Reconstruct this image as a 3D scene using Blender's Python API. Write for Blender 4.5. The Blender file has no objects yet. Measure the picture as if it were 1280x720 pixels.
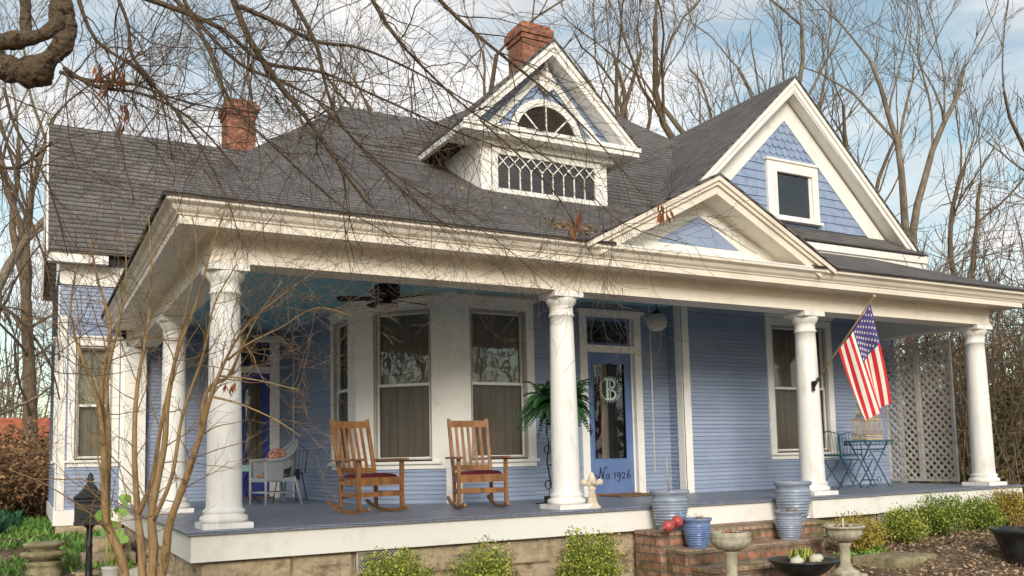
import bpy, math, random
from mathutils import Vector, Matrix, noise
R = random.Random(1909)
V = Vector
sc = bpy.context.scene
COL = sc.collection

# ------------------------------------------------------------------ camera
F_PX, CX, CY = 1112.0, 640.0, 472.0
CAM = V((-1.73, -9.12, 0.617))
def cam_axes():
    yaw, pit, rol = 0.501, 0.090, -0.023
    fwd = V((math.sin(yaw)*math.cos(pit), math.cos(yaw)*math.cos(pit), math.sin(pit)))
    right = V((math.cos(yaw), -math.sin(yaw), 0)); up = right.cross(fwd)
    r = math.cos(rol)*right + math.sin(rol)*up
    u = -math.sin(rol)*right + math.cos(rol)*up
    return r, u, fwd
CR, CU, CF = cam_axes()
cd = bpy.data.cameras.new('camera'); cam = bpy.data.objects.new('camera', cd); COL.objects.link(cam)
cam.matrix_world = Matrix(((CR.x, CU.x, -CF.x, CAM.x), (CR.y, CU.y, -CF.y, CAM.y), (CR.z, CU.z, -CF.z, CAM.z), (0, 0, 0, 1)))
cd.sensor_width = 36; cd.lens = F_PX/1280*36; cd.shift_y = (CY-360)/1280; cd.clip_end = 600; cd.clip_start = .05
sc.camera = cam
def at(px, py, D):
    """survey: the place seen at photo pixel px,py at forward distance D (metres)"""
    return CAM + (CF*F_PX + CR*(px-CX) - CU*(py-CY))*(D/F_PX)

# ------------------------------------------------------------------ materials
def new_mat(name):
    m = bpy.data.materials.new(name); m.use_nodes = True
    nt = m.node_tree; b = nt.nodes['Principled BSDF']
    return m, nt, b
def N(nt, t, **kw):
    n = nt.nodes.new(t)
    for k, v in kw.items():
        if k in n.inputs.keys(): n.inputs[k].default_value = v
        else: setattr(n, k, v)
    return n
def ramp(nt, fac, stops):
    r = nt.nodes.new('ShaderNodeValToRGB'); el = r.color_ramp.elements
    while len(el) < len(stops): el.new(.5)
    for e, (p, c) in zip(el, stops): e.position = p; e.color = tuple(c)+(1,) if len(c) == 3 else c
    nt.links.new(fac, r.inputs['Fac']); return r.outputs['Color']
def noise_mat(name, c1, c2, scale=6, rough=.6, bump=0.0, bscale=40, detail=6, coords='Object', stretch=(1, 1, 1), lo=.35, hi=.65, metallic=0, island=0, c3=None):
    m, nt, b = new_mat(name)
    tc = N(nt, 'ShaderNodeTexCoord'); mp = N(nt, 'ShaderNodeMapping'); mp.inputs['Scale'].default_value = stretch
    nt.links.new(tc.outputs[coords], mp.inputs['Vector'])
    n1 = N(nt, 'ShaderNodeTexNoise', Scale=scale, Detail=detail, Roughness=.62)
    nt.links.new(mp.outputs['Vector'], n1.inputs['Vector'])
    fac = n1.outputs['Fac']
    if island:
        g = N(nt, 'ShaderNodeNewGeometry'); mx = N(nt, 'ShaderNodeMath', operation='MULTIPLY_ADD')
        nt.links.new(g.outputs['Random Per Island'], mx.inputs[0]); mx.inputs[1].default_value = island
        sb = N(nt, 'ShaderNodeMath', operation='MULTIPLY_ADD'); nt.links.new(fac, sb.inputs[0]); sb.inputs[1].default_value = 1-island; sb.inputs[2].default_value = 0
        nt.links.new(sb.outputs[0], mx.inputs[2]); fac = mx.outputs[0]
    st = [(lo, c1), (hi, c2)] if c3 is None else [(lo, c1), ((lo+hi)/2, c2), (hi, c3)]
    nt.links.new(ramp(nt, fac, st), b.inputs['Base Color'])
    b.inputs['Roughness'].default_value = rough; b.inputs['Metallic'].default_value = metallic
    if bump:
        n2 = N(nt, 'ShaderNodeTexNoise', Scale=bscale, Detail=5); nt.links.new(mp.outputs['Vector'], n2.inputs['Vector'])
        bp = N(nt, 'ShaderNodeBump', Strength=bump, Distance=.02); nt.links.new(n2.outputs['Fac'], bp.inputs['Height']); nt.links.new(bp.outputs['Normal'], b.inputs['Normal'])
    return m
def brick_mat(name, c1, c2, mort, bw=.21, bh=.07, ms=.012, bump=.6, off=.5, rough=.85, vary=.5, moss=None):
    m, nt, b = new_mat(name)
    uv = N(nt, 'ShaderNodeUVMap'); wn = N(nt, 'ShaderNodeTexNoise', Scale=3.0, Detail=3)
    nt.links.new(uv.outputs['UV'], wn.inputs['Vector'])
    mx = N(nt, 'ShaderNodeVectorMath', operation='MULTIPLY_ADD'); mx.inputs[1].default_value = (.03, .03, 0)
    nt.links.new(wn.outputs['Color'], mx.inputs[0]); nt.links.new(uv.outputs['UV'], mx.inputs[2])
    br = N(nt, 'ShaderNodeTexBrick'); br.offset = off
    nt.links.new(mx.outputs[0], br.inputs['Vector'])
    br.inputs['Scale'].default_value = 1; br.inputs['Mortar Size'].default_value = ms; br.inputs['Mortar Smooth'].default_value = .2
    br.inputs['Brick Width'].default_value = bw; br.inputs['Row Height'].default_value = bh
    br.inputs['Color1'].default_value = c1+(1,); br.inputs['Color2'].default_value = c2+(1,); br.inputs['Mortar'].default_value = mort+(1,)
    n1 = N(nt, 'ShaderNodeTexNoise', Scale=9, Detail=7, Roughness=.7); tc = N(nt, 'ShaderNodeTexCoord'); nt.links.new(tc.outputs['Object'], n1.inputs['Vector'])
    dk = ramp(nt, n1.outputs['Fac'], [(.3, (1-vary,)*3), (.7, (1+vary*.45,)*3)])
    mm = N(nt, 'ShaderNodeMix', data_type='RGBA', blend_type='MULTIPLY'); mm.inputs[0].default_value = 1
    nt.links.new(br.outputs['Color'], mm.inputs[6]); nt.links.new(dk, mm.inputs[7])
    out = mm.outputs[2]
    if moss:
        n3 = N(nt, 'ShaderNodeTexNoise', Scale=3.5, Detail=8, Roughness=.7); nt.links.new(tc.outputs['Object'], n3.inputs['Vector'])
        f = ramp(nt, n3.outputs['Fac'], [(.5, (0, 0, 0)), (.62, (1, 1, 1))])
        m2 = N(nt, 'ShaderNodeMix', data_type='RGBA'); nt.links.new(f, m2.inputs[0]); nt.links.new(out, m2.inputs[6]); m2.inputs[7].default_value = moss+(1,)
        out = m2.outputs[2]
    nt.links.new(out, b.inputs['Base Color']); b.inputs['Roughness'].default_value = rough
    ad = N(nt, 'ShaderNodeMath', operation='MULTIPLY_ADD'); ad.inputs[1].default_value = .35
    inv = N(nt, 'ShaderNodeMath', operation='SUBTRACT'); inv.inputs[0].default_value = 1
    nt.links.new(br.outputs['Fac'], inv.inputs[1]); nt.links.new(n1.outputs['Fac'], ad.inputs[0]); nt.links.new(inv.outputs[0], ad.inputs[2])
    bp = N(nt, 'ShaderNodeBump', Strength=bump, Distance=.015); nt.links.new(ad.outputs[0], bp.inputs['Height']); nt.links.new(bp.outputs['Normal'], b.inputs['Normal'])
    return m
MT = {}
MT['siding'] = noise_mat('siding_paint', (.25, .31, .445), (.315, .38, .515), scale=1.1, rough=.6, bump=.15, bscale=60, stretch=(1, 1, 2), detail=9, island=.22, lo=.38, hi=.62)
MT['shingle_blue'] = noise_mat('blue_shingle_paint', (.22, .295, .45), (.30, .375, .53), scale=5, rough=.65, bump=.3, bscale=30)
MT['white'] = noise_mat('white_trim_paint', (.70, .665, .60), (.86, .845, .80), scale=2.6, rough=.5, bump=.15, bscale=35, lo=.26, hi=.47, detail=12)
MT['white_bounce'] = noise_mat('bounce_warmed_white_trim', (.64, .57, .47), (.79, .73, .63), scale=2.2, rough=.5, bump=.15, bscale=35, lo=.26, hi=.50, detail=12)  # white trim with eave shade and warm bounce light put into the colour
MT['storm'] = noise_mat('grey_brown_storm_frame', (.36, .33, .29), (.48, .45, .40), scale=4, rough=.5)
MT['finial'] = noise_mat('pale_stone_finial', (.52, .43, .32), (.74, .67, .56), scale=9, rough=.8)
MT['column'] = noise_mat('white_column_paint', (.66, .63, .57), (.86, .85, .82), scale=2.6, rough=.48, bump=.12, bscale=30, lo=.28, hi=.48, detail=12, stretch=(2.2, 2.2, .7))
MT['floor'] = brick_mat('blue_grey_floor_boards', (.215, .24, .315), (.25, .275, .35), (.07, .08, .11), bw=.085, bh=3.4, ms=.0035, off=.37, rough=.42, vary=.22, bump=.5)
MT['ceiling'] = noise_mat('haint_blue_ceiling_paint', (.26, .54, .63), (.32, .61, .69), scale=2, rough=.6)
MT['door'] = noise_mat('bright_blue_door_paint', (.10, .165, .36), (.13, .205, .42), scale=3, rough=.4)
MT['darkblue'] = noise_mat('deep_blue_door_paint', (.03, .05, .25), (.04, .07, .32), scale=3, rough=.45)
def shingle_mat(name, c1, c2, h=.125):
    m, nt, b = new_mat(name); uv = N(nt, 'ShaderNodeUVMap'); L = nt.links.new
    tc = N(nt, 'ShaderNodeTexCoord')
    wn = N(nt, 'ShaderNodeTexNoise', Scale=2.2, Detail=6, Roughness=.7); L(uv.outputs['UV'], wn.inputs['Vector'])
    wv = N(nt, 'ShaderNodeVectorMath', operation='MULTIPLY_ADD'); wv.inputs[1].default_value = (.05, .055, 0); L(wn.outputs['Color'], wv.inputs[0]); L(uv.outputs['UV'], wv.inputs[2])
    sx = N(nt, 'ShaderNodeSeparateXYZ'); L(wv.outputs[0], sx.inputs[0])
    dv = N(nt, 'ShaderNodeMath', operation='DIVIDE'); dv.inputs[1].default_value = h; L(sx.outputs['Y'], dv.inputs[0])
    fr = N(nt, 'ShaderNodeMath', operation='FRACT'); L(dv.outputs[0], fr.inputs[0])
    br = N(nt, 'ShaderNodeTexBrick'); br.offset = .37; L(wv.outputs[0], br.inputs['Vector'])
    for k, v in (('Scale', 1), ('Mortar Size', .0025), ('Mortar Smooth', .6), ('Brick Width', .31), ('Row Height', h), ('Color1', c1+(1,)), ('Color2', c2+(1,)), ('Mortar', tuple(x*.55 for x in c1)+(1,))): br.inputs[k].default_value = v
    big = N(nt, 'ShaderNodeTexNoise', Scale=.55, Detail=8, Roughness=.65); L(tc.outputs['Object'], big.inputs['Vector'])
    fine = N(nt, 'ShaderNodeTexNoise', Scale=45, Detail=3); L(tc.outputs['Object'], fine.inputs['Vector'])
    a = ramp(nt, big.outputs['Fac'], [(.32, (.82, .81, .80)), (.66, (1.15, 1.14, 1.12))]); f2 = ramp(nt, fine.outputs['Fac'], [(.3, (.78,)*3), (.7, (1.2,)*3)])
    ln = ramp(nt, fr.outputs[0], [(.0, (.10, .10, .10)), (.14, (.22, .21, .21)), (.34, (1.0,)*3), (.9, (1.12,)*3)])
    out = br.outputs['Color']
    for q in (a, f2, ln):
        mm = N(nt, 'ShaderNodeMix', data_type='RGBA', blend_type='MULTIPLY'); mm.inputs[0].default_value = 1; L(out, mm.inputs[6]); L(q, mm.inputs[7]); out = mm.outputs[2]
    L(out, b.inputs['Base Color']); b.inputs['Roughness'].default_value = .9
    inv = N(nt, 'ShaderNodeMath', operation='SUBTRACT'); inv.inputs[0].default_value = 1; L(fr.outputs[0], inv.inputs[1])
    ad = N(nt, 'ShaderNodeMath', operation='MULTIPLY_ADD'); ad.inputs[1].default_value = .25; L(fine.outputs['Fac'], ad.inputs[0]); L(inv.outputs[0], ad.inputs[2])
    bp = N(nt, 'ShaderNodeBump', Strength=.8, Distance=.012); L(ad.outputs[0], bp.inputs['Height']); L(bp.outputs['Normal'], b.inputs['Normal'])
    return m
MT['roof'] = shingle_mat('asphalt_shingle', (.094, .086, .084), (.148, .137, .133), h=.125)
MT['panel'] = noise_mat('blue_panel_paint', (.24, .31, .46), (.28, .35, .50), scale=2, rough=.6)
MT['roofedge'] = noise_mat('shingle_edge', (.02, .018, .018), (.05, .045, .045), scale=12, rough=.9)
MT['chimney'] = brick_mat('red_orange_chimney_brick', (.36, .11, .06), (.50, .19, .11), (.22, .15, .11), bw=.21, bh=.075, vary=.65, moss=(.13, .06, .04))
MT['stepbrick'] = brick_mat('weathered_step_brick', (.36, .16, .10), (.50, .29, .20), (.20, .17, .13), bw=.215, bh=.095, ms=.014, vary=.65, moss=(.12, .12, .045))
MT['treadbrick'] = brick_mat('pale_tread_brick', (.42, .24, .16), (.56, .38, .27), (.24, .20, .15), bw=.105, bh=.215, ms=.014, vary=.5, moss=(.17, .16, .07))  # lighter brick colour for the tread tops
MT['stone'] = noise_mat('sandstone_foundation', (.19, .135, .08), (.46, .37, .25), scale=4, rough=.9, bump=.9, bscale=18, detail=10, c3=(.36, .30, .21))
MT['castone'] = noise_mat('cast_concrete', (.33, .30, .215), (.57, .53, .42), scale=9, rough=.9, bump=.5, bscale=60, detail=9)
MT['castone2'] = noise_mat('mossy_concrete', (.16, .14, .07), (.42, .36, .22), scale=7, rough=.95, bump=.6, bscale=50, detail=9)
MT['oak'] = noise_mat('golden_oak', (.15, .062, .020), (.34, .15, .048), scale=5, rough=.38, bump=.1, bscale=50, stretch=(4, 4, .7), detail=8)
MT['leather'] = noise_mat('burgundy_leather', (.07, .008, .015), (.13, .018, .03), scale=8, rough=.32)
MT['iron'] = noise_mat('black_iron', (.008, .008, .009), (.03, .03, .032), scale=10, rough=.5, bump=.1)
MT['fanblack'] = noise_mat('dark_fan_finish', (.006, .006, .007), (.014, .013, .014), scale=5, rough=.75)
MT['teal'] = noise_mat('teal_painted_iron', (.015, .07, .10), (.04, .15, .19), scale=9, rough=.5)
MT['planter'] = noise_mat('glazed_blue_ceramic', (.21, .26, .36), (.35, .40, .49), scale=4, rough=.28, stretch=(1, 1, 3), detail=6)
MT['planter2'] = noise_mat('deep_blue_ceramic', (.10, .17, .38), (.22, .30, .50), scale=4, rough=.25, stretch=(1, 1, 3))
MT['blackpot'] = noise_mat('black_plastic_pot', (.010, .012, .013), (.035, .04, .042), scale=7, rough=.35)
MT['soil'] = noise_mat('potting_soil', (.03, .02, .012), (.12, .075, .04), scale=30, rough=1, bump=1, bscale=60)
MT['dead'] = noise_mat('dead_stems', (.20, .12, .06), (.38, .26, .14), scale=20, rough=.9)
MT['wicker'] = noise_mat('grey_white_wicker', (.26, .30, .34), (.52, .56, .60), scale=90, rough=.7, bump=.8, bscale=120, stretch=(1, 1, 2.5))
MT['cushion'] = noise_mat('floral_cushion', (.42, .32, .22), (.18, .07, .05), scale=26, rough=.9, lo=.42, hi=.58)
MT['pillow'] = noise_mat('red_patterned_pillow', (.30, .05, .04), (.50, .36, .27), scale=22, rough=.9, lo=.46, hi=.56)
MT['aqua'] = noise_mat('aqua_painted_wood', (.20, .42, .44), (.30, .52, .52), scale=7, rough=.6)
MT['lattice'] = noise_mat('grey_weathered_lattice', (.46, .42, .375), (.66, .63, .585), scale=6, rough=.85, bump=.3)
MT['cage'] = noise_mat('bleached_wood', (.42, .30, .17), (.62, .48, .30), scale=8, rough=.7)
MT['bark'] = noise_mat('brown_bark', (.09, .062, .04), (.23, .17, .11), scale=14, rough=.95, bump=.8, bscale=40, stretch=(1, 1, .35), detail=8)
MT['barkgrey'] = noise_mat('grey_brown_bark', (.12, .095, .07), (.27, .22, .165), scale=7, rough=.95, bump=.5, bscale=25, stretch=(1, 1, .4))
MT['barkdark'] = noise_mat('dark_gnarled_bark', (.018, .012, .008), (.13, .09, .055), scale=22, rough=1, bump=1.0, bscale=60, detail=9, c3=(.07, .055, .035))
MT['twig'] = noise_mat('dark_twig', (.06, .04, .025), (.17, .12, .08), scale=5, rough=.9)
MT['myrtle'] = noise_mat('tan_crape_myrtle_bark', (.17, .105, .045), (.40, .27, .13), scale=11, rough=.7, bump=.3, bscale=30, stretch=(2, 2, .3), c3=(.30, .19, .09))
MT['box'] = noise_mat('boxwood_leaf', (.05, .11, .012), (.24, .32, .035), scale=5, rough=.5, island=.65, lo=.2, hi=.8, c3=(.58, .56, .11))
MT['boxdark'] = noise_mat('green_boxwood_leaf', (.03, .09, .010), (.15, .25, .028), scale=5, rough=.5, island=.65, lo=.2, hi=.8, c3=(.46, .48, .08))
MT['boxgold'] = noise_mat('golden_boxwood_leaf', (.15, .14, .02), (.44, .34, .05), scale=5, rough=.5, island=.65, lo=.2, hi=.85, c3=(.46, .34, .08))
MT['fern'] = noise_mat('fern_green', (.008, .05, .014), (.035, .14, .03), scale=8, rough=.5, island=.5, lo=.2, hi=.8)
MT['brightleaf'] = noise_mat('bright_green_leaf', (.09, .23, .025), (.20, .38, .05), scale=8, rough=.5, island=.5)
MT['deadleaf'] = noise_mat('russet_dead_leaf', (.13, .035, .012), (.36, .13, .04), scale=8, rough=.8, island=.7, lo=.2, hi=.8)
MT['hedgeleaf'] = noise_mat('brown_winter_hedge_leaf', (.07, .035, .015), (.25, .13, .06), scale=8, rough=.85, island=.75, lo=.15, hi=.85, c3=(.34, .21, .10))
MT['mulch'] = noise_mat('leaf_mulch_chips', (.10, .055, .03), (.30, .19, .11), scale=9, rough=.95, island=.8, lo=.15, hi=.8, c3=(.52, .39, .27))
MT['grass'] = noise_mat('ground_cover_green', (.03, .10, .015), (.10, .23, .035), scale=8, rough=.7, island=.7, lo=.2, hi=.8, c3=(.22, .36, .07))
MT['bulbleaf'] = noise_mat('blue_green_bulb_leaf', (.02, .085, .04), (.05, .16, .07), scale=8, rough=.5, island=.6, lo=.2, hi=.8)
MT['ivy'] = noise_mat('ivy_thicket_leaf', (.05, .055, .014), (.13, .14, .03), scale=8, rough=.7, island=.7, lo=.2, hi=.8, c3=(.22, .16, .07))
MT['ground'] = noise_mat('damp_soil_and_leaf_litter', (.09, .065, .04), (.24, .175, .11), scale=1.8, rough=1, bump=1, bscale=25, detail=12)
MT['globe'] = noise_mat('frosted_glass_globe', (.42, .40, .36), (.56, .55, .50), scale=3, rough=.25)
MT['redroof'] = noise_mat('terracotta_roof', (.42, .10, .04), (.52, .15, .07), scale=3, rough=.8)
MT['fence'] = noise_mat('brown_fence_board', (.07, .05, .03), (.15, .11, .07), scale=3, rough=.9)
MT['redfig'] = noise_mat('faded_red_glaze', (.38, .05, .05), (.55, .12, .10), scale=12, rough=.35)
MT['bluefig'] = noise_mat('blue_glaze', (.05, .22, .40), (.12, .35, .50), scale=12, rough=.35)
MT['mint'] = noise_mat('mint_painted_letter', (.52, .70, .60), (.66, .80, .72), scale=9, rough=.6)
MT['black'] = noise_mat('black_paint', (.008, .008, .012), (.014, .014, .018), scale=5, rough=.5)
MT['rope'] = noise_mat('galvanised_chain', (.45, .44, .40), (.65, .64, .60), scale=40, rough=.5)
MT['red'] = noise_mat('flag_red', (.50, .012, .02), (.62, .025, .035), scale=4, rough=.75)
MT['fwhite'] = noise_mat('flag_white', (.74, .68, .60), (.84, .79, .73), scale=4, rough=.75)
MT['fblue'] = noise_mat('flag_blue', (.045, .04, .17), (.065, .055, .22), scale=4, rough=.75)
MT['polewood'] = noise_mat('pole_wood', (.17, .10, .05), (.30, .19, .10), scale=6, rough=.5, stretch=(1, 1, .3))
MT['mat'] = noise_mat('coir_mat', (.10, .055, .025), (.24, .15, .07), scale=30, rough=1)
MT['rock'] = noise_mat('white_rock', (.50, .46, .36), (.72, .68, .58), scale=9, rough=.8, bump=.4)
MT['whitepot'] = noise_mat('white_plastic_pot', (.55, .54, .50), (.68, .67, .63), scale=4, rough=.5)
MT['room'] = noise_mat('dim_room', (.015, .012, .010), (.03, .025, .02), scale=2, rough=1)  # near-black colour stands in for the shade of unlit rooms
MT['curtain'] = noise_mat('beige_curtain', (.22, .205, .185), (.34, .32, .29), scale=3, rough=.9, stretch=(8, 8, .3))
MT['curtain_light'] = noise_mat('pale_window_shade', (.36, .38, .34), (.46, .48, .43), scale=3, rough=.9)
MT['woods'] = noise_mat('far_bare_wood', (.13, .10, .08), (.27, .22, .18), scale=.3, rough=1)
def glass_mat(name, tint, tr, rough):
    m, nt, b = new_mat(name); nt.nodes.remove(b); out = nt.nodes['Material Output']
    t = N(nt, 'ShaderNodeBsdfTransparent', Color=tint+(1,)); g = N(nt, 'ShaderNodeBsdfGlossy', Color=(.85, .88, .9, 1), Roughness=rough)
    lw = N(nt, 'ShaderNodeLayerWeight', Blend=.35); mr = N(nt, 'ShaderNodeMapRange'); mr.inputs['To Min'].default_value = 1-tr; mr.inputs['To Max'].default_value = .85
    tc = N(nt, 'ShaderNodeTexCoord'); n = N(nt, 'ShaderNodeTexNoise', Scale=1.6, Detail=2); nt.links.new(tc.outputs['Object'], n.inputs['Vector'])
    bp = N(nt, 'ShaderNodeBump', Strength=.10, Distance=.05); nt.links.new(n.outputs['Fac'], bp.inputs['Height']); nt.links.new(bp.outputs['Normal'], g.inputs['Normal'])
    nt.links.new(lw.outputs['Fresnel'], mr.inputs['Value'])
    mx = N(nt, 'ShaderNodeMixShader'); nt.links.new(mr.outputs['Result'], mx.inputs[0]); nt.links.new(t.outputs[0], mx.inputs[1]); nt.links.new(g.outputs[0], mx.inputs[2])
    nt.links.new(mx.outputs[0], out.inputs['Surface']); return m
MT['glass'] = glass_mat('window_glass', (.80, .77, .72), .93, .02)
MT['screen'] = glass_mat('screened_glass', (.62, .59, .54), .97, .25)

# ------------------------------------------------------------------ mesh builder
class M:
    def __init__(s, tf=None): s.v = []; s.f = []; s.sm = []; s.mi = []; s.tf = tf
    def add(s, vs, fs, smooth=False, mi=0):
        b = len(s.v)
        if s.tf is not None: vs = [s.tf @ V(p) for p in vs]
        s.v.extend([tuple(p) for p in vs])
        for f in fs: s.f.append(tuple(i+b for i in f)); s.sm.append(smooth); s.mi.append(mi)
    def box(s, x0, x1, y0, y1, z0, z1, mi=0, mat=None):
        vs = [(x, y, z) for z in (z0, z1) for y in (y0, y1) for x in (x0, x1)]
        if mat is not None: vs = [mat @ V(p) for p in vs]
        s.add(vs, [(0, 2, 3, 1), (4, 5, 7, 6), (0, 1, 5, 4), (2, 6, 7, 3), (0, 4, 6, 2), (1, 3, 7, 5)], False, mi)
    def beam(s, a, b, w, h, up=V((0, 0, 1)), mi=0):
        a = V(a); b = V(b); d = (b-a); L = d.length; d = d/L
        sd = d.cross(up)
        if sd.length < 1e-4: sd = d.cross(V((0, 1, 0)))
        sd.normalize(); u = sd.cross(d)
        vs = [a+d*t*L+sd*(sx*w/2)+u*(uz*h/2) for t in (0, 1) for sx, uz in ((-1, -1), (1, -1), (1, 1), (-1, 1))]
        s.add(vs, [(0, 1, 2, 3), (7, 6, 5, 4), (0, 4, 5, 1), (1, 5, 6, 2), (2, 6, 7, 3), (3, 7, 4, 0)], False, mi)
    def tube(s, pts, rad, k=6, smooth=True, caps=True, mi=0):
        n = len(pts); pts = [V(p) for p in pts]
        if isinstance(rad, (int, float)): rad = [rad]*n
        vs = []; ref = None
        for i, p in enumerate(pts):
            d = pts[min(i+1, n-1)]-pts[max(i-1, 0)]
            if d.length < 1e-9: d = V((0, 0, 1))
            d.normalize()
            if ref is None:
                ref = V((0, 0, 1)) if abs(d.z) < .8 else V((1, 0, 0))
            sd = d.cross(ref)
            if sd.length < 1e-3: sd = d.cross(V((.3, .8, .1)))
            sd.normalize(); u = d.cross(sd); ref = u if False else ref
            r = rad[i]
            for j in range(k):
                a = 2*math.pi*j/k; vs.append(p+sd*(r*math.cos(a))+u*(r*math.sin(a)))
        fs = [(i*k+j, i*k+(j+1) % k, (i+1)*k+(j+1) % k, (i+1)*k+j) for i in range(n-1) for j in range(k)]
        if caps: fs += [tuple(range(k))[::-1], tuple((n-1)*k+j for j in range(k))]
        s.add(vs, fs, smooth, mi)
    def lathe(s, prof, k=24, c=(0, 0, 0), smooth=True, mi=0, wob=0):
        vs = []
        for r, z in prof:
            for j in range(k):
                a = 2*math.pi*j/k; rr = r*(1+wob*math.sin(a*12))
                vs.append((c[0]+rr*math.cos(a), c[1]+rr*math.sin(a), c[2]+z))
        n = len(prof)
        fs = [(i*k+j, i*k+(j+1) % k, (i+1)*k+(j+1) % k, (i+1)*k+j) for i in range(n-1) for j in range(k)]
        s.add(vs, fs, smooth, mi)
    def poly(s, pts, mi=0): s.add(pts, [tuple(range(len(pts)))], False, mi)
    def leaf(s, p, d, L, w, up=None, mi=0):
        d = V(d).normalized(); sd = d.cross(up if up is not None else V((R.uniform(-1, 1), R.uniform(-1, 1), R.uniform(-1, 1))))
        if sd.length < 1e-3: sd = V((1, 0, 0))
        sd.normalize(); p = V(p)
        s.add([p, p+d*(L*.5)+sd*(w*.5), p+d*L, p+d*(L*.5)-sd*(w*.5)], [(0, 1, 2, 3)], False, mi)
    def ball(s, c, r, k=12, sq=(1, 1, 1), mi=0, lump=0, seed=0):
        vs = []; c = V(c); h = k//2
        for i in range(h+1):
            t = math.pi*i/h
            for j in range(k):
                a = 2*math.pi*j/k; d = V((math.sin(t)*math.cos(a), math.sin(t)*math.sin(a), -math.cos(t)))
                q = 1+(lump*noise.noise(d*2+V((seed, 0, 0))) if lump else 0)
                vs.append(c+V((d.x*r*sq[0]*q, d.y*r*sq[1]*q, d.z*r*sq[2]*q)))
        s.add(vs, [(i*k+j, i*k+(j+1) % k, (i+1)*k+(j+1) % k, (i+1)*k+j) for i in range(h) for j in range(k)], True, mi)
    def build(s, name, mat, parent=None, uv=False, label=None, bevel=0, kind=None):
        me = bpy.data.meshes.new(name); me.from_pydata(s.v, [], s.f)
        mats = mat if isinstance(mat, (list, tuple)) else [mat]
        for m in mats: me.materials.append(MT[m])
        me.polygons.foreach_set('use_smooth', s.sm)
        if len(mats) > 1: me.polygons.foreach_set('material_index', s.mi)
        if uv:
            ul = me.uv_layers.new(name='UVMap'); me.update()
            for p in me.polygons:
                n = p.normal
                if abs(n.z) > .995: ua, va = V((1, 0, 0)), V((0, 1, 0))
                else: ua = V((0, 0, 1)).cross(n).normalized(); va = n.cross(ua)
                for li in p.loop_indices:
                    co = me.vertices[me.loops[li].vertex_index].co; ul.data[li].uv = (co.dot(ua), co.dot(va))
        me.update()
        o = bpy.data.objects.new(name, me); COL.objects.link(o)
        if parent is not None: o.parent = parent
        if label: o['label'] = label
        if kind: o['kind'] = kind
        if bevel:
            b = o.modifiers.new('bevel', 'BEVEL'); b.width = bevel; b.segments = 2; b.limit_method = 'ANGLE'
        return o
def thing(name, label, cat, loc=(0, 0, 0), rz=0, group=None):
    o = bpy.data.objects.new(name, None); COL.objects.link(o); o.location = loc; o.rotation_euler = (0, 0, rz)
    o['label'] = label; o['category'] = cat; o.empty_display_size = .2
    if group: o['group'] = group
    return o
def tag(o, label, cat, group=None, kind=None):
    o['label'] = label; o['category'] = cat
    if group: o['group'] = group
    if kind: o['kind'] = kind
    return o
def dup(root, loc, rz, label):
    r = root.copy(); COL.objects.link(r); r.location = loc; r.rotation_euler = (0, 0, rz); r['label'] = label
    for ch in list(root.children):
        c = ch.copy(); COL.objects.link(c); c.parent = r
        for g in list(ch.children):
            d = g.copy(); COL.objects.link(d); d.parent = c
    return r
def sstep(x, a, b):
    t = max(0, min(1, (x-a)/(b-a))); return t*t*(3-2*t)
def gz(x, y):
    return -.92 + .34*sstep(x, 5.5, 9.5)*sstep(y, -3.4, -1.1) + .44*sstep(y, .5, 6.5)*(1-sstep(x, 1, 4)) + .3*sstep(y, 12, 30)*sstep(x, 1, 4)

# ------------------------------------------------------------------ ground
g = M(); xs = [-140, -80, -45, -25] + [-14+i*.5 for i in range(78)] + [27, 35, 50, 80, 140, 220]; ys = [-60, -30, -16] + [-12+i*.5 for i in range(84)] + [33, 40, 55, 80, 130, 240]
vs = [(x, y, gz(x, y)+.035*noise.noise(V((x*.7, y*.7, 0)))) for y in ys for x in xs]; nx = len(xs)
g.add(vs, [(j*nx+i, j*nx+i+1, (j+1)*nx+i+1, (j+1)*nx+i) for j in range(len(ys)-1) for i in range(nx-1)], True)
g.build('ground', 'ground', kind='structure')

# ------------------------------------------------------------------ HOUSE
house = thing('victorian_house', 'blue clapboard victorian house with white columned wraparound porch and grey shingled gables', 'house')
def frame_tf(ox, oy, ux, uy):
    # local x = right along the wall, local y = into the wall, z up
    return Matrix(((ux, -uy, 0, ox), (uy, ux, 0, oy), (0, 0, 1, 0), (0, 0, 0, 1)))
EXPO = .064
def siding(m, L, z0, z1, ops=()):
    br = sorted({0, L} | {min(max(u, 0), L) for o in ops for u in o[:2]})
    for a, b in zip(br[:-1], br[1:]):
        if b-a < 1e-4: continue
        cuts = sorted([(o[2], o[3]) for o in ops if o[0] <= a+1e-5 and o[1] >= b-1e-5]); zz = z0; spans = []
        for c0, c1 in cuts:
            if c0 > zz: spans.append((zz, c0))
            zz = max(zz, c1)
        if zz < z1: spans.append((zz, z1))
        for s0, s1 in spans:
            k = math.floor(s0/EXPO)
            while k*EXPO < s1:
                q0, q1 = max(s0, k*EXPO), min(s1, (k+1)*EXPO)
                if q1-q0 > 1e-4:
                    f0 = (q0-k*EXPO)/EXPO; f1 = (q1-k*EXPO)/EXPO
                    y0 = -.017*(1-f0); y1 = -.017*(1-f1)
                    m.add([(a, y0, q0), (b, y0, q0), (b, y1, q1), (a, y1, q1), (a, 0.004, q0), (b, .004, q0)], [(0, 1, 2, 3), (4, 5, 1, 0)])
                k += 1
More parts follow.
